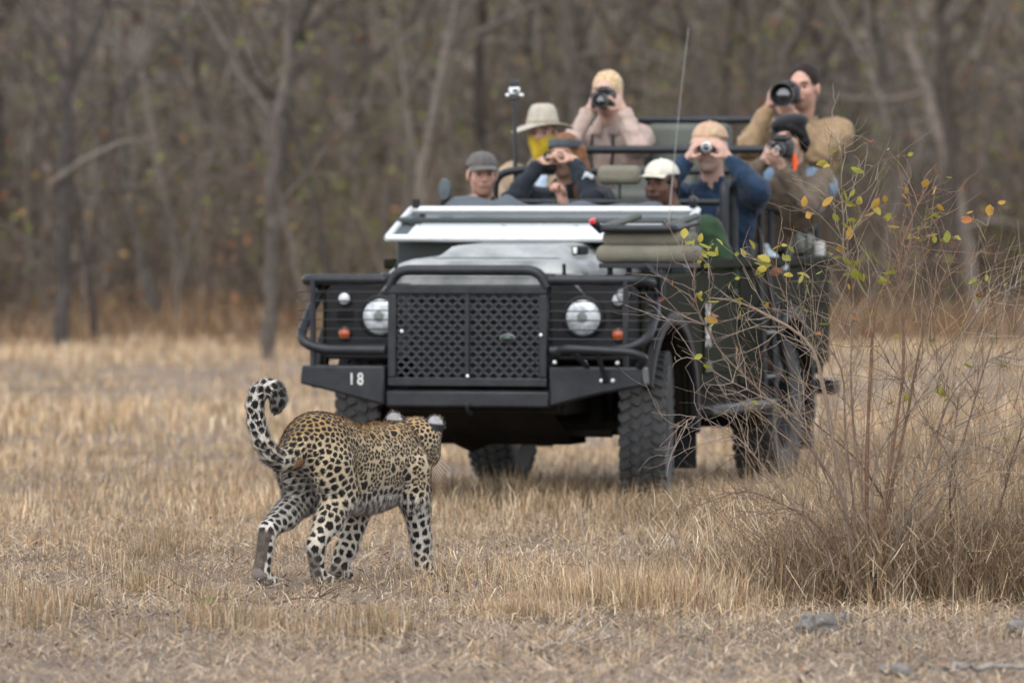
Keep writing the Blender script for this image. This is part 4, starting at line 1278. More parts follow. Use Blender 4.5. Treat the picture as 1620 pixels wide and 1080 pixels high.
# ------------------------------------------------------------------ leopard
LEO_Y = 30.42
LEO_X = (497 - 810) / F * LEO_Y
HEAD = R(55)
leo = empty('leopard', (LEO_X, LEO_Y, 0), HEAD)
tag(leo, 'spotted leopard walking away towards the safari vehicle with tail curled up', 'leopard')
SCL = F / LEO_Y
def LP(px, py, dy=0.0, u=None):
    """leopard-local point (x forward, y left, z up) seen at a photo pixel, dy metres behind the hips"""
    Y = LEO_Y + dy
    X = (px - 810) / F * Y - LEO_X
    z = CAM_H - (py - HOR) / F * Y
    return np.array([X * math.cos(HEAD) + dy * math.sin(HEAD), -X * math.sin(HEAD) + dy * math.cos(HEAD), z])

S = SDF((-0.62, -0.36, -0.03), (1.08, 0.34, 1.0), 0.0076)
k = 0.035
# trunk (x forward, y left)
S.ell((-0.005, 0, 0.565), (0.135, 0.098, 0.118), k=k)                  # pelvis
S.ell((0.06, 0, 0.600), (0.15, 0.092, 0.095), k=0.05)                  # croup
S.chain([(0.0, 0, 0.575), (0.16, 0, 0.552), (0.30, 0, 0.522), (0.44, 0, 0.505)], [0.105, 0.103, 0.110, 0.125], k=0.05)
S.ell((0.29, 0, 0.430), (0.21, 0.106, 0.140), k=0.06)                  # belly
S.ell((0.43, 0, 0.462), (0.18, 0.116, 0.168), k=0.05)                  # rib cage
S.ell((0.54, 0, 0.475), (0.12, 0.108, 0.145), k=0.05)                   # chest
S.ell((0.22, 0.0, 0.365), (0.14, 0.07, 0.055), k=0.05)                 # belly fold
for s in (-1, 1):                                                      # shoulder blades
    S.ell((0.51, s * 0.070, 0.565), (0.085, 0.044, 0.082), k=0.04)
    S.ell((0.57, s * 0.090, 0.46), (0.075, 0.048, 0.10), k=0.04)
# neck and head, head turned left to look at the vehicle
S.chain([(0.54, 0, 0.535), (0.64, 0.02, 0.555), (0.73, 0.05, 0.565)], [0.100, 0.078, 0.070], k=0.05)
hc = LP(660, 695, 0.60)
hyaw = R(41)                                                           # left turn relative to the body
fw_ = np.array([math.cos(hyaw), math.sin(hyaw), -0.06]); fw_ /= np.linalg.norm(fw_)
lf_ = np.array([-math.sin(hyaw), math.cos(hyaw), 0.10]); lf_ -= fw_ * (lf_ @ fw_); lf_ /= np.linalg.norm(lf_)
up_ = np.cross(fw_, lf_)
HR = np.stack([fw_, lf_, up_], 1)
def hp(x, y, z): return hc + HR @ np.array([x, y, z])
S.ell(hc, (0.10, 0.087, 0.084), HR, k=0.03)
S.cap(hc - fw_ * 0.02, (0.66, 0.03, 0.550), 0.066, 0.074, k=0.05)
for s in (-1, 1):
    S.ell(hp(0.045, s * 0.060, -0.050), (0.058, 0.038, 0.052), HR, k=0.025)    # cheeks
S.cap(hp(0.06, 0, -0.01), hp(0.135, 0, -0.028), 0.052, 0.040, k=0.03)          # muzzle
S.cap(hp(0.06, 0, -0.05), hp(0.13, 0, -0.062), 0.035, 0.026, k=0.02)           # jaw
S.cap(hp(0.07, 0, 0.035), hp(0.14, 0, 0.0), 0.022, 0.018, k=0.02)              # nose bridge
ears = []
for s, (ex, ey) in ((1, (623, 666)), (-1, (688, 672))):
    c = LP(ex, ey, 0.585)
    ears.append(c)
    er = np.stack([fw_ * 0.96 + lf_ * s * 0.28, lf_, up_], 1)
    S.ell(c + up_ * 0.003, (0.013, 0.036, 0.036), er, k=0.008)
    S.cap(c - up_ * 0.012, hp(0.0, s * 0.06, 0.045), 0.022, 0.034, k=0.02)
    S.ell(c + fw_ * 0.016 + up_ * 0.004, (0.012, 0.022, 0.022), er, k=0.006, mode='sub')
# hind leg, right (near): planted
def leg(pts, rs_, k=0.03): S.chain([np.array(p, dtype=float) for p in pts], rs_, k)
S.ell((0.025, -0.078, 0.495), (0.105, 0.056, 0.145), k=0.04)           # right thigh
leg([(0.015, -0.08, 0.50), (0.055, -0.09, 0.37)], [0.085, 0.070], 0.035)
leg([(0.055, -0.09, 0.37), (-0.02, -0.088, 0.265), (-0.105, -0.083, 0.165)], [0.062, 0.048, 0.031], 0.025)
leg([(-0.105, -0.083, 0.165), (-0.085, -0.08, 0.06)], [0.031, 0.028], 0.018)
# hind leg, left (far side, trailing): heel up, pad to the camera
lt = LP(415, 915, -0.20); lk = LP(424, 838, -0.16)
S.ell((-0.005, 0.078, 0.495), (0.10, 0.056, 0.14), k=0.04)
kn = np.array([0.055, 0.095, 0.36])
leg([(0.0, 0.08, 0.50), kn], [0.085, 0.066], 0.035)
leg([kn, (kn + lk) / 2 + np.array([0, 0, -0.01]), lk], [0.060, 0.047, 0.031], 0.025)
lb = LP(413, 902, -0.20)
leg([lk, lb], [0.031, 0.028], 0.018)
# fore leg, right: upright
leg([(0.56, -0.095, 0.46), (0.565, -0.10, 0.36), (0.61, -0.095, 0.28)], [0.073, 0.057, 0.046], 0.03)
leg([(0.565, -0.10, 0.36), (0.63, -0.092, 0.165), (0.645, -0.09, 0.055)], [0.052, 0.038, 0.034], 0.02)
# fore leg, left: swept back under the belly
fl_ = LP(536, 908, 0.28)
leg([(0.55, 0.085, 0.45), (0.46, 0.09, 0.34)], [0.07, 0.055], 0.03)
fw2 = LP(548, 868, 0.30)
leg([(0.46, 0.09, 0.34), fw2, fl_ + np.array([0, 0, 0.03])], [0.052, 0.038, 0.033], 0.02)
# paws with toes
def paw(c, ang, w=1.0, heel=False):
    f = np.array([math.cos(ang), math.sin(ang), 0]); l = np.array([-math.sin(ang), math.cos(ang), 0])
    c = np.array([c[0], c[1], 0.0])
    S.ell(c + f * 0.012 + np.array([0, 0, 0.026]), (0.050 * w, 0.038 * w, 0.027), np.stack([f, l, np.array([0, 0, 1.0])], 1), k=0.018)
    for j in (-1.5, -0.5, 0.5, 1.5):
        S.ell(c + f * (0.052 - 0.008 * abs(j)) + l * j * 0.0185 + np.array([0, 0, 0.020]), (0.023, 0.0135, 0.019), np.stack([f, l, np.array([0, 0, 1.0])], 1), k=0.006)
paw((-0.07, -0.08), 0.0)
paw((0.66, -0.09), 0.0, 1.05)
paw(fl_, 0.0, 1.05)
# trailing foot: toes bent on the ground, pads facing back
tb = np.array([lb[0], lb[1], 0.0])
S.cap(lb, tb + np.array([0.03, 0, 0.030]), 0.028, 0.030, k=0.015)
for j in (-1.5, -0.5, 0.5, 1.5):
    S.ell(tb + np.array([0.055 - 0.006 * abs(j), j * 0.019, 0.018]), (0.026, 0.013, 0.017), k=0.006)
# pads on the sole of the trailing foot
sole = np.array([-0.9, 0, 0.4]); 
S.ell(tb + np.array([-0.014, 0, 0.048]), (0.020, 0.030, 0.025), k=0.003)
for j in (-1.5, -0.5, 0.5, 1.5):
    S.ell(tb + np.array([0.012, j * 0.017, 0.014 + 0.004 * (1.5 - abs(j))]), (0.016, 0.0085, 0.013), k=0.003)
# tail
tail_px = [(478, 700), (462, 722), (446, 728), (428, 718), (414, 698), (405, 668), (403, 640), (409, 621), (423, 612), (436, 617), (441, 631), (437, 645)]
tail = [LP(x, y, -0.10 - 0.03 * min(i, 3)) for i, (x, y) in enumerate(tail_px)]
tail_r = [0.054, 0.043, 0.036, 0.032, 0.029, 0.0275, 0.027, 0.027, 0.027, 0.028, 0.027, 0.018]
S.chain(tail, tail_r, k=0.015)
LV, LQ = S.mesh()
LV = relax(LV, LQ, 2, 0.5)
N0 = vnormals(LV, LQ)
# a heavier animal: fuller haunches and shoulders, thicker legs
LV = LV + N0 * (0.0045 + 0.0035 * sstep(0.12, 0.30, LV[:, 2]))[:, None] * (LV[:, 2] > 0.03)[:, None]
LV, LQ = subdivide(LV, LQ)
LV = relax(LV, LQ, 2, 0.5)
LN = vnormals(LV, LQ)
del S

# --- coat: base colour from place on the body, rosettes as spots grouped in rings
rs_ = np.random.RandomState(5)
n = len(LV)
x, y, z = LV.T
tailP = np.array(tail)
def seg_dist(P, A):
    best = np.full(len(P), 9.0); tt = np.zeros(len(P))
    for i in range(len(A) - 1):
        ab = A[i + 1] - A[i]; t = np.clip(((P - A[i]) @ ab) / (ab @ ab), 0, 1)
        d = np.linalg.norm(P - A[i] - t[:, None] * ab, axis=1)
        m_ = d < best; best[m_] = d[m_]; tt[m_] = (i + t[m_])
    return best, tt
td, tt = seg_dist(LV, tailP)
is_tail = (td < 0.046 + 0.016 * (tt < 1.2)) & (tt > 0.55) & (x < -0.09)
hd = np.linalg.norm((LV - hc), axis=1)
is_head = (hd < 0.125) & (x > 0.655)
under = sstep(0.15, -0.65, LN[:, 2])                                   # faces down
low = sstep(0.40, 0.20, z)
gold = np.array([0.43, 0.275, 0.118]); cream = np.array([0.58, 0.475, 0.325]); white = np.array([0.60, 0.56, 0.505])
top = sstep(0.50, 0.67, z + 0.03 * vnoise(LV, 14, 1)) * sstep(-0.2, 0.6, LN[:, 2])
base = cream + (gold - cream) * top[:, None]
w_ = np.clip(under * 1.0 * sstep(0.46, 0.36, z) + 0.55 * low, 0, 1)
inner = np.zeros(n)                                                    # inner and rear face of the trailing leg, seen from behind
inner = sstep(0.015, -0.05, y * -1 + 0.0) * 0                          # (kept neutral)
rear = sstep(0.25, -0.45, LN[:, 0]) * sstep(0.60, 0.48, z) * (x < 0.16) * (y > -0.05)
w_ = np.clip(w_ + rear, 0, 1)
base = base + (white - base) * w_[:, None]
tw = is_tail * sstep(1.5, 5.0, tt)
base = base + (white * 1.05 - base) * tw[:, None]
base *= (1 + 0.10 * vnoise(LV, 60, 2))[:, None]

def dart(mask, rad, tries):
    idx = np.flatnonzero(mask); pick = idx[rs_.randint(0, len(idx), tries)]
    out = []; P = np.zeros((tries, 3)); rr = np.zeros(tries); c = 0
    for i in pick:
        p = LV[i]; r_ = rad[i]
        if c and np.any(((P[:c] - p) ** 2).sum(1) < (0.5 * (rr[:c] + r_)) ** 2): continue
        P[c] = p; rr[c] = r_; c += 1; out.append(i)
    return out
trunk_m = (z > 0.36) & (x > 0.10) & (x < 0.60) & ~is_head & ~is_tail & (LN[:, 2] > -0.55)
flank = trunk_m & (z > 0.39)
spacing = np.full(n, 0.027)
spacing[flank] = 0.0325 - 0.006 * sstep(0.58, 0.68, z[flank])
spacing[is_head] = 0.016
neck = (x > 0.60) & ~is_head & (z > 0.40); spacing[neck] = 0.021
spacing[(x < 0.14) & (z > 0.50) & ~is_tail] = 0.0215
legs = (z < 0.36); spacing[legs] = 0.025 + 0.007 * sstep(0.36, 0.2, z[legs])
spacing[is_tail] = 0.028
cent = dart(np.ones(n, dtype=bool), spacing, 60000)
# cells round the centres: each cell is a spot, on the flanks a broken ring with a tawny middle
cP = LV[cent]; nc = len(cent)
ckd = KDTree(nc)
for i in range(nc): ckd.insert(cP[i], i)
ckd.balance()
warp = np.stack([vnoise(LV, 75, 31), vnoise(LV, 75, 32), vnoise(LV, 75, 33)], 1) * 0.0030 + np.stack([vnoise(LV, 190, 34), vnoise(LV, 190, 35), vnoise(LV, 190, 36)], 1) * 0.0014
i1 = np.zeros(n, dtype=int); d1 = np.zeros(n); d2 = np.zeros(n)
for i in range(n):
    r_ = ckd.find_n(LV[i] + warp[i], 2)
    i1[i] = r_[0][1]; d1[i] = r_[0][2]; d2[i] = r_[1][2]
sp = spacing[cent][i1]
c_flank = (flank[cent] & (rs_.rand(nc) < 0.93))[i1]
c_gap = (0.10 + 0.05 * rs_.rand(nc))
c_gap += 0.015 * legs[cent] + 0.02 * is_head[cent] - 0.04 * is_tail[cent] - 0.05 * flank[cent] + 0.03 * (w_[cent] > 0.4)
gap = c_gap[i1] * sp
e = (d2 - d1) / 2
dark = sstep(gap - 0.0010, gap + 0.0014, e) * sstep(0.70, 0.58, d1 / sp)
# rosettes: open centre and two to four breaks in the ring
nn = LN[cent][i1]; d3 = LV - cP[i1]
t1 = np.tile(np.array([1.0, 0, -0.25]), (n, 1)); t1 -= nn * (t1 * nn).sum(1)[:, None]; t1 /= np.maximum(np.linalg.norm(t1, axis=1), 1e-6)[:, None]
t2 = np.cross(nn, t1)
ang = np.arctan2((d3 * t2).sum(1), (d3 * t1).sum(1))
kbr = rs_.randint(3, 6, nc)[i1]; ph = (rs_.rand(nc) * 6.28)[i1]
wav = np.cos(kbr * ang + ph + 0.8 * vnoise(LV, 90, 37))
core = sstep(0.26, 0.18, d1 / sp + 0.05 * vnoise(LV, 130, 38))
brk = sstep(0.72, 0.95, wav) * sstep(0.05, 0.2, d1 / sp)
tint = c_flank * sstep(0.45, 0.30, d1 / sp)
dark = np.where(c_flank, dark * (1 - np.maximum(core, brk)), dark)
base = base + (gold * 0.78 - base) * (tint * 0.55 * (1 - w_))[:, None]
black = np.array([0.013, 0.011, 0.010])
col = base + (black - base) * dark[:, None]
# bare brown hocks and soles, dark ears with a pale bar, pads, anus, dark tail tip underside
brown = np.array([0.085, 0.066, 0.052])
dl, tl = seg_dist(LV, np.array([lk + np.array([0, 0, 0.02]), lb, tb + np.array([0, 0, 0.03])]))
rearface = sstep(0.15, -0.15, LN[:, 0] + 0.38 + 0.3 * vnoise(LV, 60, 47))
mk = (dl < 0.055) * sstep(0.02, -0.03, z - lk[2] + 0.015 * vnoise(LV, 45, 41)) * rearface * (0.94 + 0.06 * vnoise(LV, 90, 42))
mk = np.clip(mk * 1.5, 0, 0.95); bro = brown * (1 + 0.35 * vnoise(LV, 55, 91))[:, None]
col = col + (bro - col) * mk[:, None]
dl, tl = seg_dist(LV, np.array([(-0.105, -0.083, 0.15), (-0.085, -0.08, 0.02)]))
mk = (dl < 0.05) * sstep(0.17, 0.12, z + 0.03 * vnoise(LV, 45, 43)) * rearface * 0.9
col = col + (brown * 0.8 - col) * np.clip(mk * 0.9, 0, 1)[:, None]
dl, tl = seg_dist(LV, np.array([fw2 + np.array([0, 0, -0.03]), fl_]))
mk = (dl < 0.05) * sstep(0.11, 0.05, z + 0.03 * vnoise(LV, 45, 44)) * sstep(0.0, -0.5, LN[:, 0]) * 0.85
col = col + (brown * 0.9 - col) * np.clip(mk * 0.8, 0, 1)[:, None]
pad = ((np.linalg.norm(LV - (tb + np.array([-0.016, 0, 0.048])), axis=1) < 0.033) | ((np.abs(y - tb[1]) < 0.035) & (z < 0.028) & (np.abs(x - tb[0] - 0.008) < 0.018))) & (LN[:, 0] < 0.1)
col[pad] = np.array([0.17, 0.148, 0.132])
for c in ears:
    de = np.linalg.norm(LV - c, axis=1)
    hgt = (LV - c) @ up_; back = (LN @ fw_) < 0.15
    e_ = (de < 0.058) & back & (hgt > -0.028)
    rad_ = np.hypot((LV - c) @ lf_, hgt - 0.004)
    cw = sstep(-0.001, 0.008, hgt) * sstep(0.037, 0.029, rad_ + 0.003 * vnoise(LV, 120, 95)) * 0.58
    ec = np.array([0.02, 0.018, 0.018]) + (np.array([0.62, 0.60, 0.58]) - 0.02) * cw[:, None]
    col[e_] = ec[e_]
an = np.linalg.norm(LV - LP(474, 732, -0.16), axis=1)
m_ = sstep(0.027, 0.019, an); col = col + (np.array([0.36, 0.20, 0.09]) - col) * m_[:, None]
tipd = is_tail & (tt > 8.6); 
col[tipd] = (col[tipd] * 0.25 + black * 0.5)
lme = np_mesh('leopard_body', LV, LQ)
vcol(lme, col)
FUR = mat('leopard_coat', (1, 1, 1), 0.8, vc=True, spec=0.15, sheen=0.15, bump=0.25, bscale=160)
lbody = link_mesh('body', lme, FUR, leo, 180)

# --- fur: short hairs lying back along the body, each takes the colour of the skin it grows from
area = np.zeros(n)
fa = np.linalg.norm(np.cross(LV[LQ[:, 2]] - LV[LQ[:, 0]], LV[LQ[:, 3]] - LV[LQ[:, 1]]), axis=1)
np.add.at(area, LQ[:, 0], fa)
nh = 190000
hi = rs_.choice(n, nh, p=area / area.sum())
hp_ = LV[hi] + rs_.normal(size=(nh, 3)) * 0.0012
hn = LN[hi]
flow = np.tile(np.array([-1.0, 0, -0.35]), (nh, 1))
flow[z[hi] < 0.36] = np.array([-0.25, 0, -1.0])
itl = is_tail[hi]
ti = np.clip(tt[hi].astype(int), 0, len(tail) - 2)
td_ = tailP[ti + 1] - tailP[ti]; td_ /= np.linalg.norm(td_, axis=1)[:, None]
flow[itl] = td_[itl]
flow = flow - hn * (flow * hn).sum(1)[:, None]
flow /= np.maximum(np.linalg.norm(flow, axis=1), 1e-6)[:, None]
L = 0.0080 + 0.0055 * rs_.rand(nh)
L *= 1 + 1.1 * w_[hi] * (z[hi] > 0.28)
L[is_head[hi]] *= 0.7
L[itl] *= 1.35
small = (z[hi] < 0.09); L[small] *= 0.55
dirv = flow + hn * (0.38 + 0.35 * rs_.rand(nh))[:, None] + rs_.normal(size=(nh, 3)) * 0.22
dirv /= np.linalg.norm(dirv, axis=1)[:, None]
sv = np.cross(dirv, hn); sv /= np.maximum(np.linalg.norm(sv, axis=1), 1e-6)[:, None]
wv = sv * 0.00085
hV = np.stack([hp_ - wv, hp_ + wv, hp_ + dirv * L[:, None]], 1).reshape(-1, 3)
hC = np.repeat(col[hi] * (0.68 + 0.62 * rs_.rand(nh, 1)), 3, axis=0)
fme = np_mesh('leopard_fur', hV, np.arange(3 * nh).reshape(nh, 3)); vcol(fme, hC)
fo = link_mesh('fur', fme, FUR, leo, None); fo['kind'] = 'stuff'
# whiskers
for s in (-1, 1):
    for j in range(9):
        wk = Tubes()
        a = hp(0.11, s * 0.038, -0.035 - 0.004 * j)
        d = HR @ np.array([-0.25 + 0.05 * j, s * 1.0, -0.35 - 0.12 * j]); d /= np.linalg.norm(d)
        P = [a + d * t * (0.13 - 0.004 * j) + np.array([0, 0, -0.03]) * t * t for t in np.linspace(0, 1, 6)]
        wk.tube(P, np.linspace(0.0011, 0.0004, 6), 3, (0.8, 0.78, 0.74))
        link_mesh('whisker', wk.mesh('whisker'), FUR, leo, None)
# ------------------------------------------------------------------ people
VM = Matrix.Translation((VEH_X, VEH_Y, 0)) @ Matrix.Rotation(-TH, 4, 'Z')
def vroot(name, p):
    """top-level Empty standing at vehicle-local point p, turned with the vehicle"""
    w = VM @ Vector(p)
    return empty(name, w, -TH)
A_ = np.array
def unit(v): v = np.asarray(v, dtype=float); return v / max(np.linalg.norm(v), 1e-9)
SKIN = mat('skin', (1, 1, 1), 0.55, vc=True, spec=0.35)
EYE = mat('eye', (0.02, 0.015, 0.012), 0.15)
_cm = {}
def cloth(c, rough=0.9, var=0.15):
    key = (tuple(c), rough)
    if key not in _cm: _cm[key] = mat('cloth', c, rough, var=var, scale=25, bump=0.25, bscale=45, spec=0.2, sheen=0.1)
    return _cm[key]

def rot_head(yaw, pitch, roll):
    """columns: right, back, up of the head in vehicle axes; yaw>0 looks to image right, pitch>0 looks down"""
    m = Matrix.Rotation(R(yaw), 3, 'Z') @ Matrix.Rotation(R(pitch), 3, 'X') @ Matrix.Rotation(R(roll), 3, 'Y')
    return A_(m)

def ik(s, w, l1, l2, pole):
    s, w = A_(s), A_(w); d = w - s; L = np.linalg.norm(d)
    if L > (l1 + l2) * 0.995: l1, l2 = l1 * L / (l1 + l2) * 1.01, l2 * L / (l1 + l2) * 1.01
    u = d / L; a = (l1 * l1 - l2 * l2 + L * L) / (2 * L); h = math.sqrt(max(l1 * l1 - a * a, 0))
    p = A_(pole, dtype=float); p = p - u * (p @ u); p = unit(p)
    return s + u * a + p * h

def hand_prims(S, w, f, pn, side, curl=(0.5, 0.8, 0.6), spread=1.0, thumb=(0.5, 0.75, 0.35)):
    """palm, four fingers of three joints, thumb from the side of the palm. side=+1/-1 picks the thumb side"""
    f = unit(f); pn = unit(A_(pn) - f * (A_(pn) @ f)); t = np.cross(f, pn) * side
    Rm = np.stack([f, t, pn], 1)
    S.cap(w - f * 0.03, w + f * 0.012, 0.026, 0.026, k=0.012)
    S.ell(w + f * 0.048, (0.050, 0.041, 0.017), Rm, k=0.012)
    for i, L in enumerate((0.072, 0.080, 0.074, 0.058)):
        p = w + f * (0.086 - 0.004 * abs(i - 1)) + t * (0.029 - 0.0195 * i) * spread
        a = 0.0; r0 = (0.0092, 0.0094, 0.009, 0.008)[i]
        for j, (fr, c) in enumerate(zip((0.45, 0.30, 0.25), curl)):
            a += c
            q = p + (f * math.cos(a) + pn * math.sin(a)) * L * fr
            S.cap(p, q, r0 * (1 - 0.06 * j), r0 * (1 - 0.06 * (j + 1)), k=0.004)
            p = q
    p = w + f * 0.028 + t * 0.028
    d1 = unit(f * thumb[0] + t * thumb[1] + pn * thumb[2]); d2 = unit(f * (thumb[0] + 0.5) + t * thumb[1] * 0.3 + pn * (thumb[2] + 0.25))
    S.cap(p, p + d1 * 0.042, 0.013, 0.011, k=0.010); S.cap(p + d1 * 0.042, p + d1 * 0.042 + d2 * 0.032, 0.0105, 0.009, k=0.004)

def person(name, label, px, py, y, yaw=0, pitch=0, roll=0, skin=(0.45, 0.275, 0.20), top=(0.1, 0.1, 0.1), legs=(0.09, 0.08, 0.06), hs=1.0, lean=(0, 0.04),
           hands=None, poles=None, hair=None, hairstyle='short', beard=None, sh=0.19, bulk=1.0, group=None, collar=None, seed=0, pelvis=None, brows=(0.05, 0.035, 0.025), neckcol=None):
    hc = A_(V(px, py, y)); HR = rot_head(yaw, pitch, roll)
    def H(a, b, c): return hc + HR @ (A_((a, b, c)) * hs)
    sc = hc + A_((lean[0], lean[1], -0.218 * hs))
    pc = sc + A_((-lean[0] * 0.3, 0.10, -0.45)) if pelvis is None else A_(pelvis)
    base = A_((pc[0], pc[1], pc[2] - 0.12))
    S_ = [sc + A_((s * sh, 0.01, -0.02)) for s in (-1, 1)]
    hands = hands or {}
    W, E = [], []
    for i, s in enumerate((-1, 1)):
        hd_ = hands.get(s)
        w = A_(hd_['w']) if hd_ else pc + A_((s * 0.17, -0.34, 0.10))
        W.append(w); E.append(ik(S_[i], w, 0.285, 0.26, (poles or {}).get(s, (s * 0.8, 0.1, -1.0))))
    allp = np.array([hc, sc, pc] + S_ + W + E)
    knees = [pc + A_((s * 0.12, -0.40, 0.03)) for s in (-1, 1)]
    feet = [k_ + A_((0, -0.03, -0.40)) for k_ in knees]
    lo = np.minimum(allp.min(0), np.array(feet).min(0)) - 0.20; hi = np.maximum(allp.max(0), np.array(knees).max(0)) + 0.20
    root = vroot('person', base); tag(root, label, 'person', group)
    off = base
    # --- body, one continuous surface
    S = SDF(lo, hi, 0.0078)
    S.ell(H(0, 0.012, 0.035), A_((0.074, 0.094, 0.088)) * hs, HR, k=0.02)
    S.ell(H(0, -0.022, -0.035), A_((0.060, 0.070, 0.078)) * hs, HR, k=0.03)
    S.ell(H(0, -0.052, -0.088), A_((0.030, 0.028, 0.022)) * hs, HR, k=0.025)                     # chin
    S.cap(H(0, -0.088, 0.022), H(0, -0.110, -0.018), 0.010 * hs, 0.0155 * hs, k=0.014)          # nose
    for s in (-1, 1):
        S.ell(H(s * 0.031, -0.092, 0.010), A_((0.020, 0.018, 0.013)) * hs, HR, k=0.012, mode='sub')   # eye sockets
        S.cap(H(s * 0.012, -0.088, 0.036), H(s * 0.05, -0.074, 0.034), 0.010 * hs, 0.008 * hs, k=0.012)
        S.ell(H(s * 0.040, -0.062, -0.022), A_((0.022, 0.022, 0.022)) * hs, HR, k=0.02)               # cheeks
        S.ell(H(s * 0.078, 0.008, -0.004), A_((0.010, 0.021, 0.034)) * hs, HR, k=0.008)               # ears
    S.cap(H(-0.022, -0.086, -0.052), H(0.022, -0.086, -0.052), 0.009 * hs, 0.009 * hs, k=0.010)       # lips
    S.cap(H(0, 0.025, -0.05), sc + A_((0, 0.02, 0.02)), 0.056 * hs, 0.062, k=0.03)
    S.cap(S_[0], S_[1], 0.050, 0.050, k=0.04)
    S.chain([sc + A_((0, 0.03, -0.08)), (sc + pc) / 2, pc], [0.115, 0.115, 0.125], k=0.05)
    for i in (0, 1):
        S.chain([S_[i], E[i]], [0.048, 0.040], k=0.03); S.chain([E[i], W[i]], [0.040, 0.027], k=0.02)
        S.chain([pc, knees[i]], [0.085, 0.062], k=0.04); S.chain([knees[i], (knees[i] + feet[i]) / 2], [0.058, 0.046], k=0.03)
        hd_ = hands.get((-1, 1)[i])
        if hd_:
            hand_prims(S, W[i], hd_['f'], hd_['n'], hd_.get('side', 1), hd_.get('curl', (0.5, 0.8, 0.6)), thumb=hd_.get('thumb', (0.5, 0.75, 0.35)))
        else:
            hand_prims(S, W[i], (0, -0.8, -0.5), (0, 0.3, -1), (-1, 1)[i])
    Vb, Qb = S.mesh(); Vb = relax(Vb, Qb, 1, 0.4)
    loc = ((Vb - hc) @ HR) / hs
    colr = np.tile(A_(skin), (len(Vb), 1)) * (1 + 0.06 * vnoise(Vb, 40, seed))[:, None]
    ish = np.linalg.norm(loc, axis=1) < 0.17
    def blot(cx, cy, cz, r, c, amt):
        d = np.linalg.norm((loc - A_((cx, cy, cz))) / A_(r), axis=1)
        m = sstep(1.1, 0.6, d) * amt * ish
        colr[:] = colr + (A_(c) - colr) * m[:, None]
    red = A_(skin) * A_((1.0, 0.78, 0.74))
    for s in (-1, 1):
        blot(s * 0.042, -0.075, -0.02, (0.026, 0.03, 0.022), red, 0.5)
        blot(s * 0.034, -0.084, 0.034, (0.026, 0.022, 0.008), brows, 0.85)
    blot(0, -0.112, -0.016, (0.02, 0.02, 0.016), red, 0.5)
    blot(0, -0.094, -0.052, (0.028, 0.02, 0.009), red * A_((0.75, 0.6, 0.6)), 0.8)
    if beard is not None:
        blot(0, -0.07, -0.085, (0.07, 0.07, 0.05), beard, 0.55); blot(0, -0.1, -0.034, (0.03, 0.02, 0.008), beard, 0.5)
    me = np_mesh('body', Vb - off, Qb); vcol(me, colr)
    body = link_mesh('body', me, SKIN, root, 180)
    for s in (-1, 1):
        m = MB(); m.lathe([(0.0005, -0.008), (0.007, -0.006), (0.0105, 0), (0.007, 0.006), (0.0005, 0.008)], A_(H(s * 0.031, -0.075, 0.009)) - off, 'z', 10)
        m.build('eye', EYE, root, smooth=180)
    # --- jacket
    J = SDF(lo, hi, 0.011)
    J.cap(S_[0] + A_((0, 0, -0.01)), S_[1] + A_((0, 0, -0.01)), 0.074 * bulk, 0.074 * bulk, k=0.04)
    J.ell(sc + A_((0, 0.0, -0.14)), A_((0.20, 0.125, 0.17)) * A_((bulk, bulk, 1)), k=0.05)
    J.ell((sc + pc) / 2, A_((0.185, 0.135, 0.20)) * A_((bulk, bulk, 1)), k=0.05)
    J.ell(pc + A_((0, -0.02, 0.05)), A_((0.19, 0.15, 0.13)) * A_((bulk, bulk, 1)), k=0.05)
    J.cap(sc + A_((0, 0.005, 0.05)), sc + A_((0, 0.02, -0.02)), 0.078, 0.090, k=0.03)           # collar
    for i in (0, 1):
        we = E[i] + (W[i] - E[i]) * 0.90
        J.chain([S_[i], (S_[i] + E[i]) / 2, E[i]], [0.072 * bulk, 0.066 * bulk, 0.058 * bulk], k=0.03)
        J.chain([E[i], we], [0.058 * bulk, 0.045], k=0.02)
        J.ell(W[i], (0.034, 0.034, 0.034), k=0.004, mode='sub')
    J.cap(H(0, 0.0, -0.03), sc + A_((0, -0.045, 0.075)), 0.060 * hs, 0.046, k=0.010, mode='sub')    # neck opening
    Vj, Qj = J.mesh(); Vj = relax(Vj, Qj, 2, 0.5)
    Nj = vnormals(Vj, Qj)
    wq = Vj + 0.03 * np.stack([vnoise(Vj, 9, 70), vnoise(Vj, 9, 71), vnoise(Vj, 9, 72)], 1)
    rid = 1 - np.abs(vnoise(wq @ A_([[0.9, 0.2, 0.1], [-0.3, 0.8, 0.3], [0.5, 0.3, 0.5]]), 17, 50 + seed))
    fold = (rid ** 3 - 0.35) * 0.014 + vnoise(Vj, 34, 60 + seed) * 0.004
    Vj = Vj + Nj * fold[:, None]
    mj = np_mesh('jacket', Vj - off, Qj)
    jo = link_mesh('jacket', mj, cloth(top), root, 180)
    # --- collar flaps
    for s in (-1, 1):
        rows = []
        for j in range(4):
            f_ = j / 3
            rows.append([tuple(sc - off + A_((s * (0.012 + 0.075 * math.sin(a)) * (1 + 0.35 * f_), 0.012 - (0.080 + 0.028 * f_) * math.cos(a), 0.078 - 0.052 * f_ - 0.028 * math.cos(a) * (0.4 + f_)))) for a in np.linspace(0.05, 2.0, 9)])
        b_ = MB(); b_.add(*sheet(rows)); co = b_.build('collar', cloth(collar or tuple(A_(top) * 0.85)), root, smooth=180); m_ = co.modifiers.new('s', 'SOLIDIFY'); m_.thickness = 0.006
    # --- trousers
    K = SDF(lo, hi, 0.015)
    K.ell(pc, (0.18, 0.14, 0.12), k=0.04)
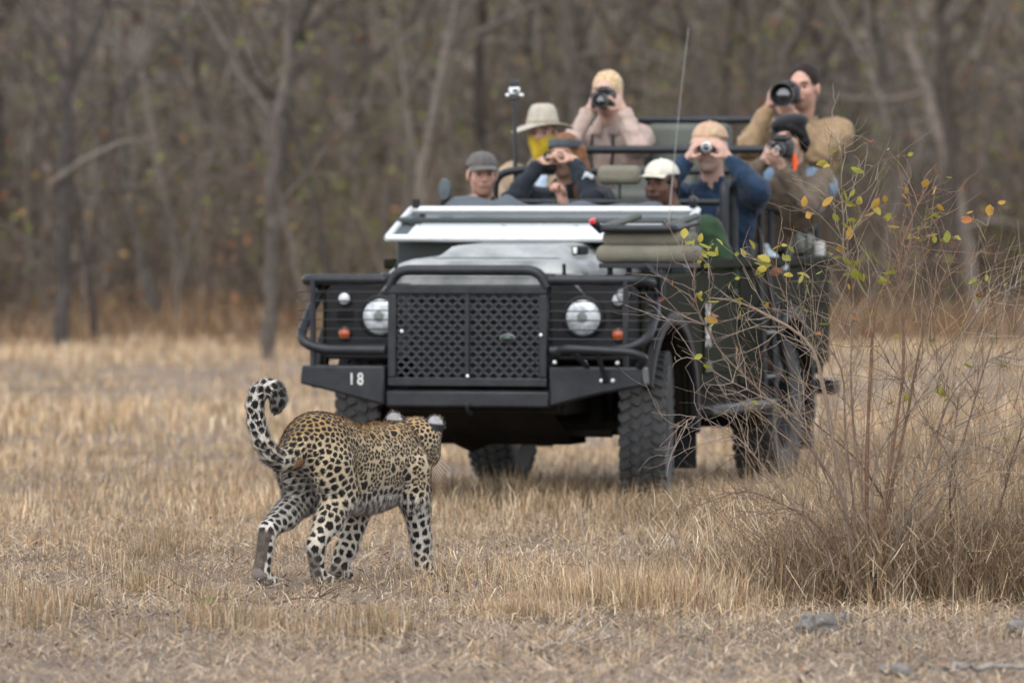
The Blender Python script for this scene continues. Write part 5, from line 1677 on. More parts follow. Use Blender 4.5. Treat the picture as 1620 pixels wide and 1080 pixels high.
    for i in (0, 1):
        K.chain([pc + A_(((-1, 1)[i] * 0.08, 0, 0)), knees[i]], [0.105, 0.082], k=0.03); K.chain([knees[i], feet[i] + A_((0, 0, 0.05))], [0.078, 0.066], k=0.03)
    Vk, Qk = K.mesh(); Vk = relax(Vk, Qk, 1)
    link_mesh('trousers', np_mesh('trousers', Vk - off, Qk), cloth(legs), root, 180)
    for i in (0, 1):
        B = SDF(feet[i] - A_((0.1, 0.26, 0.12)), feet[i] + A_((0.1, 0.1, 0.12)), 0.009)
        B.cap(feet[i] + A_((0, 0.0, 0.04)), feet[i], 0.055, 0.055); B.cap(feet[i] + A_((0, 0, -0.015)), feet[i] + A_((0, -0.15, -0.02)), 0.055, 0.045)
        Vs, Qs = B.mesh(); link_mesh('boot', np_mesh('boot', Vs - off, Qs), cloth((0.06, 0.045, 0.03)), root, 180)
    # --- hair
    if hair is not None:
        Z = SDF(hc - 0.34, hc + 0.22, 0.007)
        if hairstyle == 'undercap': Z.ell(H(0, 0.024, 0.010), A_((0.081, 0.100, 0.075)) * hs, HR, k=0.01)
        else: Z.ell(H(0, 0.020, 0.044), A_((0.082, 0.101, 0.092)) * hs, HR, k=0.01)
        if hairstyle == 'long':
            for s in (1,):
                Z.chain([H(s * 0.070, 0.03, 0.03), H(s * 0.092, 0.02, -0.08), H(s * 0.098, -0.01, -0.20), H(s * 0.09, -0.02, -0.26)], A_([0.045, 0.044, 0.036, 0.016]) * hs, k=0.03)
            Z.chain([H(0.02, 0.07, 0.0), H(0.03, 0.09, -0.16)], [0.07, 0.05], k=0.03)
        if hairstyle == 'bob':
            for s in (-1, 1):
                Z.chain([H(s * 0.066, 0.02, 0.05), H(s * 0.080, 0.0, -0.03), H(s * 0.076, 0.0, -0.075)], A_([0.036, 0.032, 0.018]) * hs, k=0.025)
            Z.chain([H(-0.03, -0.075, 0.082), H(0.05, -0.082, 0.060), H(0.078, -0.045, 0.02)], A_([0.026, 0.026, 0.022]) * hs, k=0.02)
        Z.ell(H(0, -0.108, -0.018), A_((0.070 if hairstyle != 'bob' else 0.052, 0.088, 0.126 if hairstyle == 'short' else 0.108)) * hs, HR, k=0.012, mode='sub')
        if hairstyle in ('short', 'slick', 'undercap'):
            Z.ell(H(0, -0.05, -0.09), A_((0.12, 0.13, 0.095)) * hs, HR, k=0.012, mode='sub')
        Vh, Qh = Z.mesh(); Vh = relax(Vh, Qh, 1)
        Vh = Vh + vnormals(Vh, Qh) * (vnoise(Vh * A_((1, 1, .4)), 70, seed + 5) * 0.004)[:, None]
        mh = np_mesh('hair', Vh - off, Qh)
        link_mesh('hair', mh, mat('hair', hair, 0.6, spec=0.15, var=0.35, scale=40, bump=0.5, bscale=90), root, 180)
    return dict(root=root, off=off, H=H, HR=HR, hc=hc, sc=sc, pc=pc, S=S_, W=W, E=E, hs=hs)

def head_sheet(P, rows):
    """grid of head-local points -> mesh builder in the person's own axes"""
    return [[tuple(A_(P['H'](*p)) - P['off']) for p in r] for r in rows]

def cap_on(P, color, bill_len=0.075, tilt=0.0, badge=None):
    m = cloth(color)
    rows = []
    for j in range(9):
        a = R(90 * j / 8)
        rows.append([(0.088 * math.cos(a) ** 0.8 * math.sin(R(t)), 0.014 + 0.108 * math.cos(a) ** 0.8 * -math.cos(R(t)), 0.056 + 0.074 * math.sin(a) ** 1.15 - 0.016 * (1 - j / 8) * (0.5 + 0.5 * math.cos(R(t + 180))) + 0.012 * (1 - j / 8) * -math.cos(R(t)) * 0) for t in range(0, 361, 15)])
    b = MB(); b.add(*sheet(head_sheet(P, rows)))
    o = b.build('cap', m, P['root'], smooth=180); sm = o.modifiers.new('s', 'SOLIDIFY'); sm.thickness = 0.004
    rows = []
    for j in range(6):
        f_ = j / 5
        rows.append([(0.082 * math.sin(R(t)) * (1 + 0.06 * f_), 0.012 - 0.104 * math.cos(R(t)) - bill_len * f_ * math.cos(R(t * 0.85)), 0.058 - 0.020 * f_ - tilt * f_ - 0.024 * f_ * (abs(t) / 62) ** 2) for t in range(-62, 63, 8)])
    b = MB(); b.add(*sheet(head_sheet(P, rows)))
    bo = b.build('bill', m, o, smooth=180); sm = bo.modifiers.new('s', 'SOLIDIFY'); sm.thickness = 0.005
    MB().lathe([(0.008, -0.003), (0.006, 0.003), (0.0005, 0.005)], A_(P['H'](0, 0.014, 0.131)) - P['off'], 'z', 8).build('cap_button', m, o)
    if badge:
        c = A_(P['H'](0.045, -0.084, 0.085)) - P['off']
        MB().lathe([(0.02, 0.006), (0.02, -0.002), (0.0005, -0.004)], c, 'y', 12).build('cap_patch', cloth(badge), o)

# --- small gear, each a thing of its own
GEAR = mat('black_camera_plastic', (0.012, 0.012, 0.014), 0.45, var=0.2, scale=30)
SILV = mat('silver_metal', (0.55, 0.56, 0.58), 0.3, metal=0.7)
LENSG = mat('lens_glass', (0.006, 0.006, 0.010), 0.03, coat=1.0, spec=1.0)
RING = mat('lens_ring', (0.10, 0.10, 0.095), 0.4)
def camera(label, c, kind, yaw=0.0, roll=0.0, group=None):
    """camera with its lens pointing to -y of the vehicle, c = body centre"""
    r = vroot('camera', c); tag(r, label, 'camera', group)
    r.rotation_euler = (0, R(roll), -TH + R(yaw))
    if kind == 'compact':
        MB().box((0, 0, 0), (0.105, 0.026, 0.062)).build('camera_body', GEAR, r, bevel=0.006)
        MB().lathe([(0.030, -0.012), (0.030, -0.026), (0.026, -0.027), (0.026, -0.046), (0.021, -0.047), (0.021, -0.040)], (0.006, 0, 0), 'y', 24).build('lens_barrel', SILV, r)
        MB().lathe([(0.021, -0.041), (0.012, -0.045), (0.0005, -0.046)], (0.006, 0, 0), 'y', 20).build('lens', LENSG, r)
        MB().box((0.025, 0, 0.034), (0.02, 0.014, 0.006)).build('shutter_button', SILV, r, bevel=0.002)
        MB().box((-0.034, -0.0145, 0.018), (0.016, 0.003, 0.010)).build('flash_window', SILV, r)
    else:
        big = kind == 'tele'
        MB().box((0, 0, 0), (0.142, 0.060, 0.098)).build('camera_body', GEAR, r, bevel=0.014, seg=3)
        MB().prism([(-0.040, 0.048), (0.040, 0.048), (0.024, 0.082), (-0.024, 0.082)], 'y', -0.045, 0.025).build('prism_housing', GEAR, r, bevel=0.008)
        MB().box((-0.058, -0.034, -0.004), (0.030, 0.030, 0.090)).build('grip', GEAR, r, bevel=0.011)
        MB().lathe([(0.013, 0.0), (0.013, 0.010), (0.011, 0.012)], (0.046, 0, 0.048), 'z', 12).build('dial', GEAR, r)
        if big:
            prof = [(0.040, -0.03), (0.042, -0.09), (0.046, -0.10), (0.046, -0.18), (0.062, -0.20), (0.068, -0.30), (0.064, -0.30), (0.058, -0.235)]
            lr, ly = 0.060, -0.235
        else:
            prof = [(0.034, -0.03), (0.036, -0.055), (0.038, -0.058), (0.038, -0.090), (0.041, -0.093), (0.041, -0.125), (0.036, -0.125), (0.034, -0.105)]
            lr, ly = 0.0345, -0.106
        lb_ = MB().lathe(prof, (0, 0, -0.004), 'y', 32).build('lens_barrel', GEAR, r)
        MB().lathe([(lr, ly), (lr * 0.7, ly - 0.008), (0.0005, ly - 0.012)], (0, 0, -0.004), 'y', 28).build('lens', LENSG, r)
        rr = prof[2][0] + 0.0008
        MB().lathe([(rr, prof[2][1] - 0.005), (rr + 0.002, prof[2][1] - 0.006), (rr + 0.002, prof[2][1] - 0.022), (rr, prof[2][1] - 0.023)], (0, 0, -0.004), 'y', 32, closed=True).build('zoom_ring', RING, r)
        q_ = prof[5][0] + 0.0006; yy = prof[5][1]
        MB().lathe([(q_ - 0.002, yy - 0.0002), (q_, yy + 0.001), (q_, yy + 0.005), (q_ - 0.002, yy + 0.006)], (0, 0, -0.004), 'y', 32, closed=True).build('front_ring', RING, r)
    return r

def vp(px, py, y): return A_(V(px, py, y))
# 1 driver -----------------------------------------------------------------------------------------------
w = vp(890, 316, 1.80)
P = person('driver', 'driver in dark grey cap and green jacket looking over the dashboard', 763, 277, 2.05, yaw=24, pitch=4, skin=tuple(0.86 * q_ for q_ in (0.47, 0.27, 0.20)), top=(0.030, 0.045, 0.028), hair=(0.035, 0.022, 0.014), hairstyle='undercap', beard=(0.20, 0.12, 0.09), seed=1,
           hands={1: dict(w=w, f=(-0.25, -0.25, 0.95), n=(-0.5, -0.8, 0), side=1, curl=(1.1, 1.3, 0.9), thumb=(0.6, 0.7, 0.5)), -1: dict(w=vp(748, 322, 1.92), f=(0.1, -0.8, 0.4), n=(0.2, -0.3, -1), side=1, curl=(0.6, 0.9, 0.6))}, poles={1: (0.4, 0.1, -1), -1: (-0.7, 0.1, -1)})
cap_on(P, (0.085, 0.080, 0.075), 0.085, -0.006)
# 2 tracker ----------------------------------------------------------------------------------------------
P = person('tracker', 'man in cream cap and dark green jacket behind the folded windscreen', 1046, 291, 2.05, hs=1.04, yaw=-16, pitch=6, skin=(0.105, 0.050, 0.033), top=(0.020, 0.042, 0.020), hairstyle='undercap', hair=(0.01, 0.009, 0.008), beard=(0.03, 0.02, 0.015), seed=2, brows=(0.02, 0.012, 0.01), lean=(0.06, 0.05))
cap_on(P, (0.52, 0.49, 0.41), 0.074, -0.022)
# 3 woman with binoculars ----------------------------------------------------------------------------------
bc = vp(880, 247, 2.60)
P = person('watcher', 'woman in dark jacket and grey headband looking through binoculars', 893, 248, 2.75, yaw=-6, pitch=2, skin=(0.42, 0.25, 0.18), top=(0.014, 0.018, 0.025), hair=(0.16, 0.075, 0.035), hairstyle='long', seed=3,
           hands={-1: dict(w=bc + A_((-0.085, 0.0, -0.035)), f=(0.75, -0.35, 0.5), n=(0.35, 0.25, -0.9), side=-1, curl=(0.55, 0.7, 0.5)), 1: dict(w=bc + A_((0.10, 0.0, -0.025)), f=(-0.75, -0.35, 0.5), n=(-0.35, 0.25, -0.9), side=1, curl=(0.55, 0.7, 0.5))},
           poles={-1: (-0.7, -0.3, -1), 1: (0.6, -0.3, -1)})
rows = []
for j in range(4):
    rows.append([(0.089 * math.sin(R(t)), 0.018 - 0.105 * math.cos(R(t)) * (1 - 0.10 * (j / 3)), 0.055 + 0.046 * j / 3 - 0.03 * (t / 125) ** 2) for t in range(-125, 126, 10)])
b = MB(); b.add(*sheet(head_sheet(P, rows))); o = b.build('headband', cloth((0.055, 0.065, 0.072)), P['root'], smooth=180); sm = o.modifiers.new('s', 'SOLIDIFY'); sm.thickness = 0.006; sm.offset = 1
we = A_(P['E'][1]) * 0.5 + A_(P['W'][1]) * 0.5
m = MB(); m.box(we - P['off'] + A_((0.03, -0.035, 0.0)), (0.055, 0.02, 0.075), (0.2, 0.5, 0.3)); m.build('sleeve_patch', cloth((0.5, 0.52, 0.54)), P['root'], bevel=0.006)
bn_ = vroot('binoculars', bc); tag(bn_, 'small black binoculars held by the woman with grey headband', 'binoculars')
for s in (-1, 1):
    MB().lathe([(0.015, 0.06), (0.019, 0.045), (0.019, 0.0), (0.024, -0.01), (0.025, -0.062), (0.021, -0.062), (0.019, -0.05)], (s * 0.033, 0, 0), 'y', 20).build('barrel', GEAR, bn_)
    MB().lathe([(0.0195, -0.051), (0.01, -0.055), (0.0005, -0.056)], (s * 0.033, 0, 0), 'y', 16).build('lens', LENSG, bn_)
MB().box((0, 0.0, 0.004), (0.05, 0.045, 0.014)).build('bridge', GEAR, bn_, bevel=0.003)
# 4 man with hat and scarf ---------------------------------------------------------------------------------
P = person('guest', 'man in wide-brimmed hat with a yellow scarf over his face', 858, 213, 3.50, yaw=2, pitch=2, skin=tuple(0.86 * q_ for q_ in (0.50, 0.30, 0.23)), top=(0.30, 0.225, 0.155), hairstyle='undercap', hair=(0.12, 0.08, 0.05), seed=4, bulk=1.05)
hatm = cloth((0.36, 0.325, 0.265))
rows = []
for (r_, z_) in ((0.0, 0.176), (0.035, 0.175), (0.062, 0.166), (0.078, 0.140), (0.088, 0.100), (0.094, 0.064), (0.100, 0.058), (0.13, 0.050), (0.165, 0.042), (0.178, 0.043)):
    rows.append([(r_ * math.sin(R(t)) * 0.98, 0.012 - r_ * math.cos(R(t)) * 1.10, z_ + (0.020 * math.sin(R(t) * 2 + 0.5) + 0.010 * math.sin(R(t))) * max(0, r_ - 0.095) / 0.08 - (0.012 if r_ < 0.02 else 0)) for t in range(0, 361, 12)])
b = MB(); b.add(*sheet(head_sheet(P, rows))); ho = b.build('hat', hatm, P['root'], smooth=180); sm = ho.modifiers.new('s', 'SOLIDIFY'); sm.thickness = 0.005
rows = [[(0.0955 * math.sin(R(t)) * 0.98, 0.012 - 0.0955 * math.cos(R(t)) * 1.10, z_) for t in range(0, 361, 12)] for z_ in (0.066, 0.082)]
b = MB(); b.add(*sheet(head_sheet(P, rows))); b.build('hat_band', cloth((0.30, 0.26, 0.20)), ho, smooth=180)
rows = []
for j in range(11):
    f_ = j / 10
    wd = 75 - 15 * f_
    rows.append([((0.073 + 0.012 * f_ - 0.050 * f_ ** 3) * math.sin(R(t)) * 1.05, 0.0 - (0.112 + 0.012 * math.sin(3 * f_) - 0.02 * f_) * math.cos(R(t)) - 0.006 * math.sin(t * 0.3 + 6 * f_), -0.022 - 0.185 * f_ + 0.03 * (abs(t) / 80) * (1 - f_) + 0.10 * f_ * (abs(t) / wd) ** 1.3) for t in np.linspace(-wd, wd, 15)])
b = MB(); b.add(*sheet(head_sheet(P, rows))); so = b.build('scarf', cloth((0.40, 0.275, 0.02), var=0.3), P['root'], smooth=180); sm = so.modifiers.new('s', 'SOLIDIFY'); sm.thickness = 0.005
b = MB(); c = P['sc'] - P['off']
b.add([c + A_(q_) for q_ in ((-0.05, -0.105, 0.03), (0.05, -0.105, 0.03), (0.045, -0.145, -0.12), (0.0, -0.15, -0.2), (-0.045, -0.145, -0.12))], [(0, 1, 2, 3, 4)])
o = b.build('shirt_front', cloth((0.36, 0.44, 0.52)), P['root']); sm = o.modifiers.new('s', 'SOLIDIFY'); sm.thickness = 0.012
# 5 blond passenger --------------------------------------------------------------------------------------
cc = vp(957, 159, 3.98)
P = person('guest', 'blond passenger in pale pink shirt aiming a small black camera', 960, 150, 4.15, yaw=-2, pitch=0, skin=tuple(0.86 * q_ for q_ in (0.52, 0.33, 0.26)), top=(0.36, 0.275, 0.235), hair=(0.50, 0.37, 0.22), hairstyle='slick', seed=5, hs=1.05, sh=0.185,
           hands={-1: dict(w=cc + A_((-0.098, 0.03, -0.055)), f=(0.40, -0.45, 0.85), n=(0.8, 0.5, -0.2), side=-1, curl=(0.5, 0.9, 0.6)), 1: dict(w=cc + A_((0.098, 0.03, -0.055)), f=(-0.40, -0.45, 0.85), n=(-0.8, 0.5, -0.2), side=1, curl=(0.5, 0.9, 0.6))},
           poles={-1: (-0.5, -0.2, -1), 1: (0.5, -0.2, -1)})
for s in (-1, 1):
    p0 = P['sc'] - P['off']
    m = MB(); m.tube([p0 + A_((s * 0.06, -0.135, 0.0)), p0 + A_((s * 0.066, -0.165, -0.12)), p0 + A_((s * 0.05, -0.165, -0.24))], 0.010, 6); m.build('strap', GEAR, P['root'])
camera('small black camera held up by the blond passenger', cc, 'slr')
# 6 man in blue ------------------------------------------------------------------------------------------
cc = vp(1118, 233, 2.58)
P = person('guest', 'man in tan cap and navy blue jacket raising a compact camera', 1122, 235, 2.75, yaw=-3, pitch=2, skin=tuple(0.86 * q_ for q_ in (0.52, 0.32, 0.25)), top=(0.011, 0.026, 0.052), hairstyle='undercap', hair=(0.30, 0.28, 0.26), hs=1.15, sh=0.215, bulk=1.18, seed=6, lean=(0.01, 0.05), beard=(0.40, 0.30, 0.26),
           hands={-1: dict(w=cc + A_((-0.105, 0.02, -0.060)), f=(0.45, -0.35, 0.85), n=(0.85, 0.4, -0.2), side=-1, curl=(0.45, 0.8, 0.6)), 1: dict(w=cc + A_((0.115, 0.02, -0.060)), f=(-0.45, -0.35, 0.85), n=(-0.85, 0.4, -0.2), side=1, curl=(0.45, 0.8, 0.6))},
           poles={-1: (-0.6, -0.1, -0.8), 1: (0.8, -0.1, -0.85)})
cap_on(P, (0.40, 0.265, 0.175), 0.068, 0.0, badge=(0.42, 0.36, 0.22))
m = MB(); p0 = P['sc'] - P['off']; m.tube([p0 + A_((-0.09, -0.13, 0.03)), p0 + A_((-0.075, -0.165, -0.10)), p0 + A_((-0.02, -0.175, -0.26))], 0.013, 6); m.build('strap', GEAR, P['root'])
camera('compact camera with silver lens held by the man in navy blue', cc, 'compact')
# 7 woman with black hair ----------------------------------------------------------------------------------
cc = vp(1236, 236, 3.23)
P = person('guest', 'black-haired woman in brown coat and denim vest leaning out with a camera', 1249, 220, 3.42, yaw=-6, pitch=6, roll=-10, skin=tuple(0.86 * q_ for q_ in (0.50, 0.32, 0.24)), top=(0.105, 0.080, 0.058), hair=(0.010, 0.009, 0.010), hairstyle='bob', seed=7, lean=(-0.01, 0.07), sh=0.18,
           hands={-1: dict(w=cc + A_((-0.098, 0.02, -0.06)), f=(0.35, -0.45, 0.85), n=(0.85, 0.5, -0.1), side=-1, curl=(0.5, 0.9, 0.6)), 1: dict(w=cc + A_((0.01, -0.05, -0.10)), f=(-0.25, -0.55, 0.5), n=(-0.2, 0.3, 0.9), side=1, curl=(0.5, 0.8, 0.6))},
           poles={-1: (-0.7, -0.1, -0.9), 1: (0.35, -0.2, -1)}, pelvis=(0.52, 3.60, 1.25))
Z = SDF(P['hc'] - 0.2, P['hc'] + 0.25, 0.008)
Z.ell(P['H'](0.01, 0.02, 0.085), (0.108, 0.118, 0.055), P['HR'], k=0.01); Z.ell(P['H'](0, 0.01, 0.025), (0.094, 0.105, 0.062), P['HR'], k=0.02)
Z.ell(P['H'](0, -0.12, -0.03), (0.075, 0.08, 0.085), P['HR'], k=0.01, mode='sub'); Z.ell(P['H'](0, 0.0, -0.06), (0.09, 0.12, 0.085), P['HR'], k=0.01, mode='sub')
Vh, Qh = Z.mesh(); link_mesh('beret', np_mesh('beret', relax(Vh, Qh, 2) - P['off'], Qh), cloth((0.010, 0.010, 0.012)), P['root'], 180)
DEN = cloth((0.13, 0.19, 0.27))
for i, s in enumerate((-1, 1)):
    Z = SDF(P['S'][i] - 0.2, P['S'][i] + 0.2, 0.008)
    Z.cap(P['S'][i] + A_((-s * 0.06, 0, -0.005)), P['S'][i] + A_((s * 0.01, 0, -0.03)), 0.086, 0.082); Z.cap(P['S'][i] + A_((-s * 0.02, -0.03, -0.03)), P['S'][i] + A_((-s * 0.02, -0.05, -0.13)), 0.07, 0.05)
    Vh, Qh = Z.mesh(); link_mesh('denim_shoulder', np_mesh('denim', relax(Vh, Qh, 2) - P['off'], Qh), DEN, P['root'], 180)
cm_ = camera('black camera with orange strap end held by the black-haired woman', cc, 'slr')
m = MB(); m.tube([(0.07, 0.0, -0.03), (0.085, -0.01, -0.07), (0.08, -0.02, -0.12)], [0.012, 0.016, 0.010], 6); m.build('strap_end', cloth((0.65, 0.09, 0.02)), cm_)
# 8 man with the long lens ---------------------------------------------------------------------------------
cc = vp(1246, 150, 3.98)
P = person('guest', 'dark-haired man in tan jacket holding a camera with a large lens', 1271, 140, 4.15, yaw=-6, pitch=2, skin=tuple(0.86 * q_ for q_ in (0.50, 0.29, 0.22)), top=(0.255, 0.175, 0.10), hair=(0.020, 0.014, 0.011), hairstyle='short', seed=8, hs=1.08, sh=0.215, bulk=1.18, lean=(-0.03, 0.05), beard=(0.16, 0.10, 0.08),
           hands={-1: dict(w=cc + A_((-0.105, 0.0, -0.07)), f=(0.15, -0.35, 0.95), n=(0.85, 0.4, -0.1), side=-1, curl=(0.4, 0.8, 0.6)), 1: dict(w=cc + A_((0.055, -0.09, -0.115)), f=(-0.55, -0.45, 0.55), n=(-0.4, 0.2, 0.85), side=1, curl=(0.5, 0.8, 0.5))},
           poles={-1: (-0.45, -0.2, -0.9), 1: (0.35, 0.0, -0.9)}, pelvis=(0.50, 4.25, 1.55))
camera('black camera with large telephoto lens held by the man in tan', cc + A_((0.0, 0.0, 0.0)), 'tele', yaw=6)
# action camera on its pole
pb, pt = vp(817, 292, 2.70), vp(814, 160, 2.70)
ap = vroot('camera_pole', (pb[0], pb[1], 1.24)); tag(ap, 'thin black pole carrying a small silver action camera', 'camera pole')
o_ = A_((pb[0], pb[1], 1.24))
MB().tube([(0, 0, 0), pt - o_], 0.0125, 8).build('pole', GEAR, ap)
MB().tube([pt - o_ + A_((0, 0, -0.07)), pt - o_ + A_((0, 0, -0.02))], 0.014, 8).build('collar', GEAR, ap)
h = pt - o_
MB().box(h + A_((0, 0, 0.055)), (0.062, 0.035, 0.045)).build('camera_housing', SILV, ap, bevel=0.008)
MB().lathe([(0.014, 0), (0.014, -0.016), (0.0005, -0.018)], h + A_((0.012, -0.018, 0.058)), 'y', 14).build('lens', LENSG, ap)
MB().box(h + A_((0, 0, 0.098)), (0.05, 0.03, 0.036)).build('light_unit', GEAR, ap, bevel=0.006)
MB().box(h + A_((0.0, 0.0, 0.015)), (0.066, 0.04, 0.022)).build('mount', GEAR, ap, bevel=0.005)
for s in (-1, 1):
    MB().lathe([(0.012, -0.008), (0.012, 0.008), (0.006, 0.012)], h + A_((s * 0.04, 0, 0.03)), 'x', 10).build('thumb_screw', SILV, ap)
# pale plastic bag on the tub edge
bg_ = vp(1226, 408, 3.2)
Z = SDF(bg_ - 0.2, bg_ + 0.2, 0.008)
Z.cap(bg_ + A_((-0.045, 0, 0.06)), bg_ + A_((-0.02, 0, -0.03)), 0.022, 0.05, k=0.03); Z.cap(bg_ + A_((-0.02, 0, -0.03)), bg_ + A_((0.05, 0, -0.045)), 0.045, 0.028, k=0.03)
Vh, Qh = Z.mesh(); Vh = relax(Vh, Qh, 1); Vh += vnormals(Vh, Qh) * (vnoise(Vh, 45, 3) * 0.008)[:, None]
br_ = link_mesh('bag', np_mesh('bag', Vh - bg_, Qh), mat('pale_blue_plastic', (0.42, 0.50, 0.54), 0.45, var=0.1), None, 180)
br_.location = VM @ Vector(bg_); br_.rotation_euler = (0, 0, -TH)
tag(br_, 'crumpled pale blue plastic bag on the vehicle side rail', 'bag')
# ------------------------------------------------------------------ shrub in the right foreground
rb_ = np.random.RandomState(17)
SB = ground_at(1395, 955)
shrub = empty('leafy_shrub', SB)
tag(shrub, 'half-bare shrub with yellow-green leaves growing in front of the vehicle', 'shrub')
SHW = mat('shrub_bark', (1, 1, 1), 0.85, vc=True, spec=0.15, var=0.2, scale=60)
def SBp(px, py, dy=0.0):
    """shrub-local point at a photo pixel, dy metres behind the shrub's foot"""
    return A_(at(px, py, SB.y + dy) - SB)
leaf_m = []
for kk, (c, r_) in enumerate((((0.25, 0.25, 0.035), .5), ((0.34, 0.28, 0.05), .5), ((0.36, 0.21, 0.035), .5), ((0.33, 0.12, 0.04), .5), ((0.16, 0.065, 0.035), .6))):
    leaf_m.append(mat('leaf', c, 0.5, var=0.3, scale=60, transl=0.35, spec=0.3))
def leaf_mesh(kind):
    rows = []
    for i in range(5):
        t = i / 4; wd = 0.36 * math.sin(math.pi * min(1, t * 0.92 + 0.06)) ** 0.8 * (1 - 0.25 * t)
        rows.append([(x * wd, t, 0.10 * math.sin(t * 2.6) * (1 if kind % 2 else -1) + 0.20 * abs(x) * wd) for x in (-1, -0.5, 0, 0.5, 1)])
    m = MB(); m.add(*sheet(rows)); me = bpy.data.meshes.new('leaf'); me.from_pydata(m.v, [], m.f)
    me.materials.append(leaf_m[kind]); me.polygons.foreach_set('use_smooth', np.ones(len(me.polygons), dtype=bool))
    return me
LEAVES = [leaf_mesh(k) for k in range(5)]
def add_leaf(p, kind, size):
    o = bpy.data.objects.new('leaf', LEAVES[kind]); COL.objects.link(o); o.parent = shrub
    o.location = p; o.scale = (size, size, size)
    o.rotation_euler = (rb_.normal() * 0.7 + 0.5, rb_.normal() * 0.7, rb_.rand() * 6.28)
# main stems: foot pixel, way points, tip (photo pixels) and depth of the tip
STEMS = [([(1352, 930), (1335, 800), (1315, 640), (1290, 540), (1180, 488), (1128, 478)], -0.15, 0.016, (0.27, 0.22, 0.18)),
         ([(1375, 940), (1368, 760), (1372, 560), (1382, 470), (1420, 420), (1455, 330), (1480, 285)], 0.1, 0.013, (0.20, 0.13, 0.095)),
         ([(1390, 940), (1400, 760), (1425, 600), (1425, 480), (1415, 400), (1440, 330)], -0.05, 0.012, (0.19, 0.125, 0.09)),
         ([(1372, 470), (1330, 400), (1325, 300), (1322, 215)], 0.0, 0.006, (0.24, 0.20, 0.14)),
         ([(1365, 935), (1330, 770), (1230, 640), (1140, 560), (1095, 480), (1092, 395)], -0.2, 0.009, (0.21, 0.16, 0.13)),
         ([(1380, 930), (1430, 720), (1460, 560), (1485, 470), (1530, 380)], 0.2, 0.010, (0.21, 0.14, 0.10)),
         ([(1395, 930), (1460, 760), (1500, 620), (1560, 560), (1610, 545)], 0.15, 0.009, (0.24, 0.20, 0.16)),
         ([(1350, 925), (1290, 820), (1190, 770), (1075, 808)], -0.25, 0.007, (0.17, 0.12, 0.095)),
         ([(1340, 925), (1270, 830), (1170, 700), (1100, 660), (1040, 715)], -0.1, 0.007, (0.25, 0.20, 0.17)),
         ([(1360, 900), (1340, 700), (1330, 560), (1240, 470), (1200, 380)], -0.1, 0.008, (0.20, 0.15, 0.12)),
         ([(1410, 930), (1480, 820), (1540, 640), (1590, 480), (1612, 400)], 0.3, 0.010, (0.21, 0.17, 0.14)),
         ([(1385, 920), (1352, 690), (1350, 560), (1360, 460), (1345, 350)], 0.05, 0.008, (0.22, 0.17, 0.13)),
         ([(1400, 900), (1440, 800), (1520, 700), (1640, 640)], 0.0, 0.006, (0.24, 0.21, 0.18)),
         ([(1370, 900), (1300, 760), (1250, 660), (1130, 600), (1068, 560)], -0.2, 0.007, (0.25, 0.21, 0.18)),
         ([(1375, 900), (1380, 720), (1450, 640), (1560, 470), (1625, 440)], 0.1, 0.007, (0.25, 0.22, 0.19))]
def dense(P, n):
    P = A_(P); t = np.linspace(0, len(P) - 1, n); i = np.minimum(t.astype(int), len(P) - 2); f = (t - i)[:, None]
    return P[i] * (1 - f) + P[i + 1] * f
tips = []
for (pts, dyt, r_, c) in STEMS:
    Tm = Tubes()
    P = A_([SBp(px, py, dyt * (k / (len(pts) - 1))) for k, (px, py) in enumerate(pts)])
    P = dense(P, 22); P[1:] += np.cumsum(rb_.normal(size=(21, 3)) * 0.004, axis=0)
    for _ in range(2): P[1:-1] = 0.25 * P[:-2] + 0.5 * P[1:-1] + 0.25 * P[2:]
    Tm.tube(P, np.linspace(r_ * 0.75, r_ * 0.16, 22) * (1 + 0.10 * rb_.normal(size=22)), 6, A_(c) * A_((0.80, 0.74, 0.68)))
    # side twigs belong to their stem
    for _ in range(24):
        t = 3 + rb_.rand() * 17; i = int(t)
        d = unit(P[i + 1] - P[i]); dd = side_dir(d, rb_, 0.5 + 0.6 * rb_.rand()) if 'side_dir' in globals() else unit(d + rb_.normal(size=3) * 0.7)
        L = 0.10 + 0.26 * rb_.rand()
        Q, _d = wobble(P[i], dd, L, 6, rb_, 0.16, 0.02)
        Tm.tube(Q, np.linspace(min(r_ * 0.24, 0.0020), 0.0007, len(Q)), 4, A_(c) * (0.8 + 0.4 * rb_.rand()))
        tips.append(Q[-1]); tips.append(Q[3])
        for _k in range(2):
            j = rb_.randint(1, 6)
            Q2, _d = wobble(Q[j], side_dir(unit(Q[j] - Q[j - 1]), rb_, 0.8), L * 0.55, 5, rb_, 0.2, 0.02)
            Tm.tube(Q2, np.linspace(0.0013, 0.0006, len(Q2)), 3, A_(c) * (0.8 + 0.4 * rb_.rand()))
            tips.append(Q2[-1])
    o = link_mesh('stem', Tm.mesh('stem'), SHW, shrub, 180)
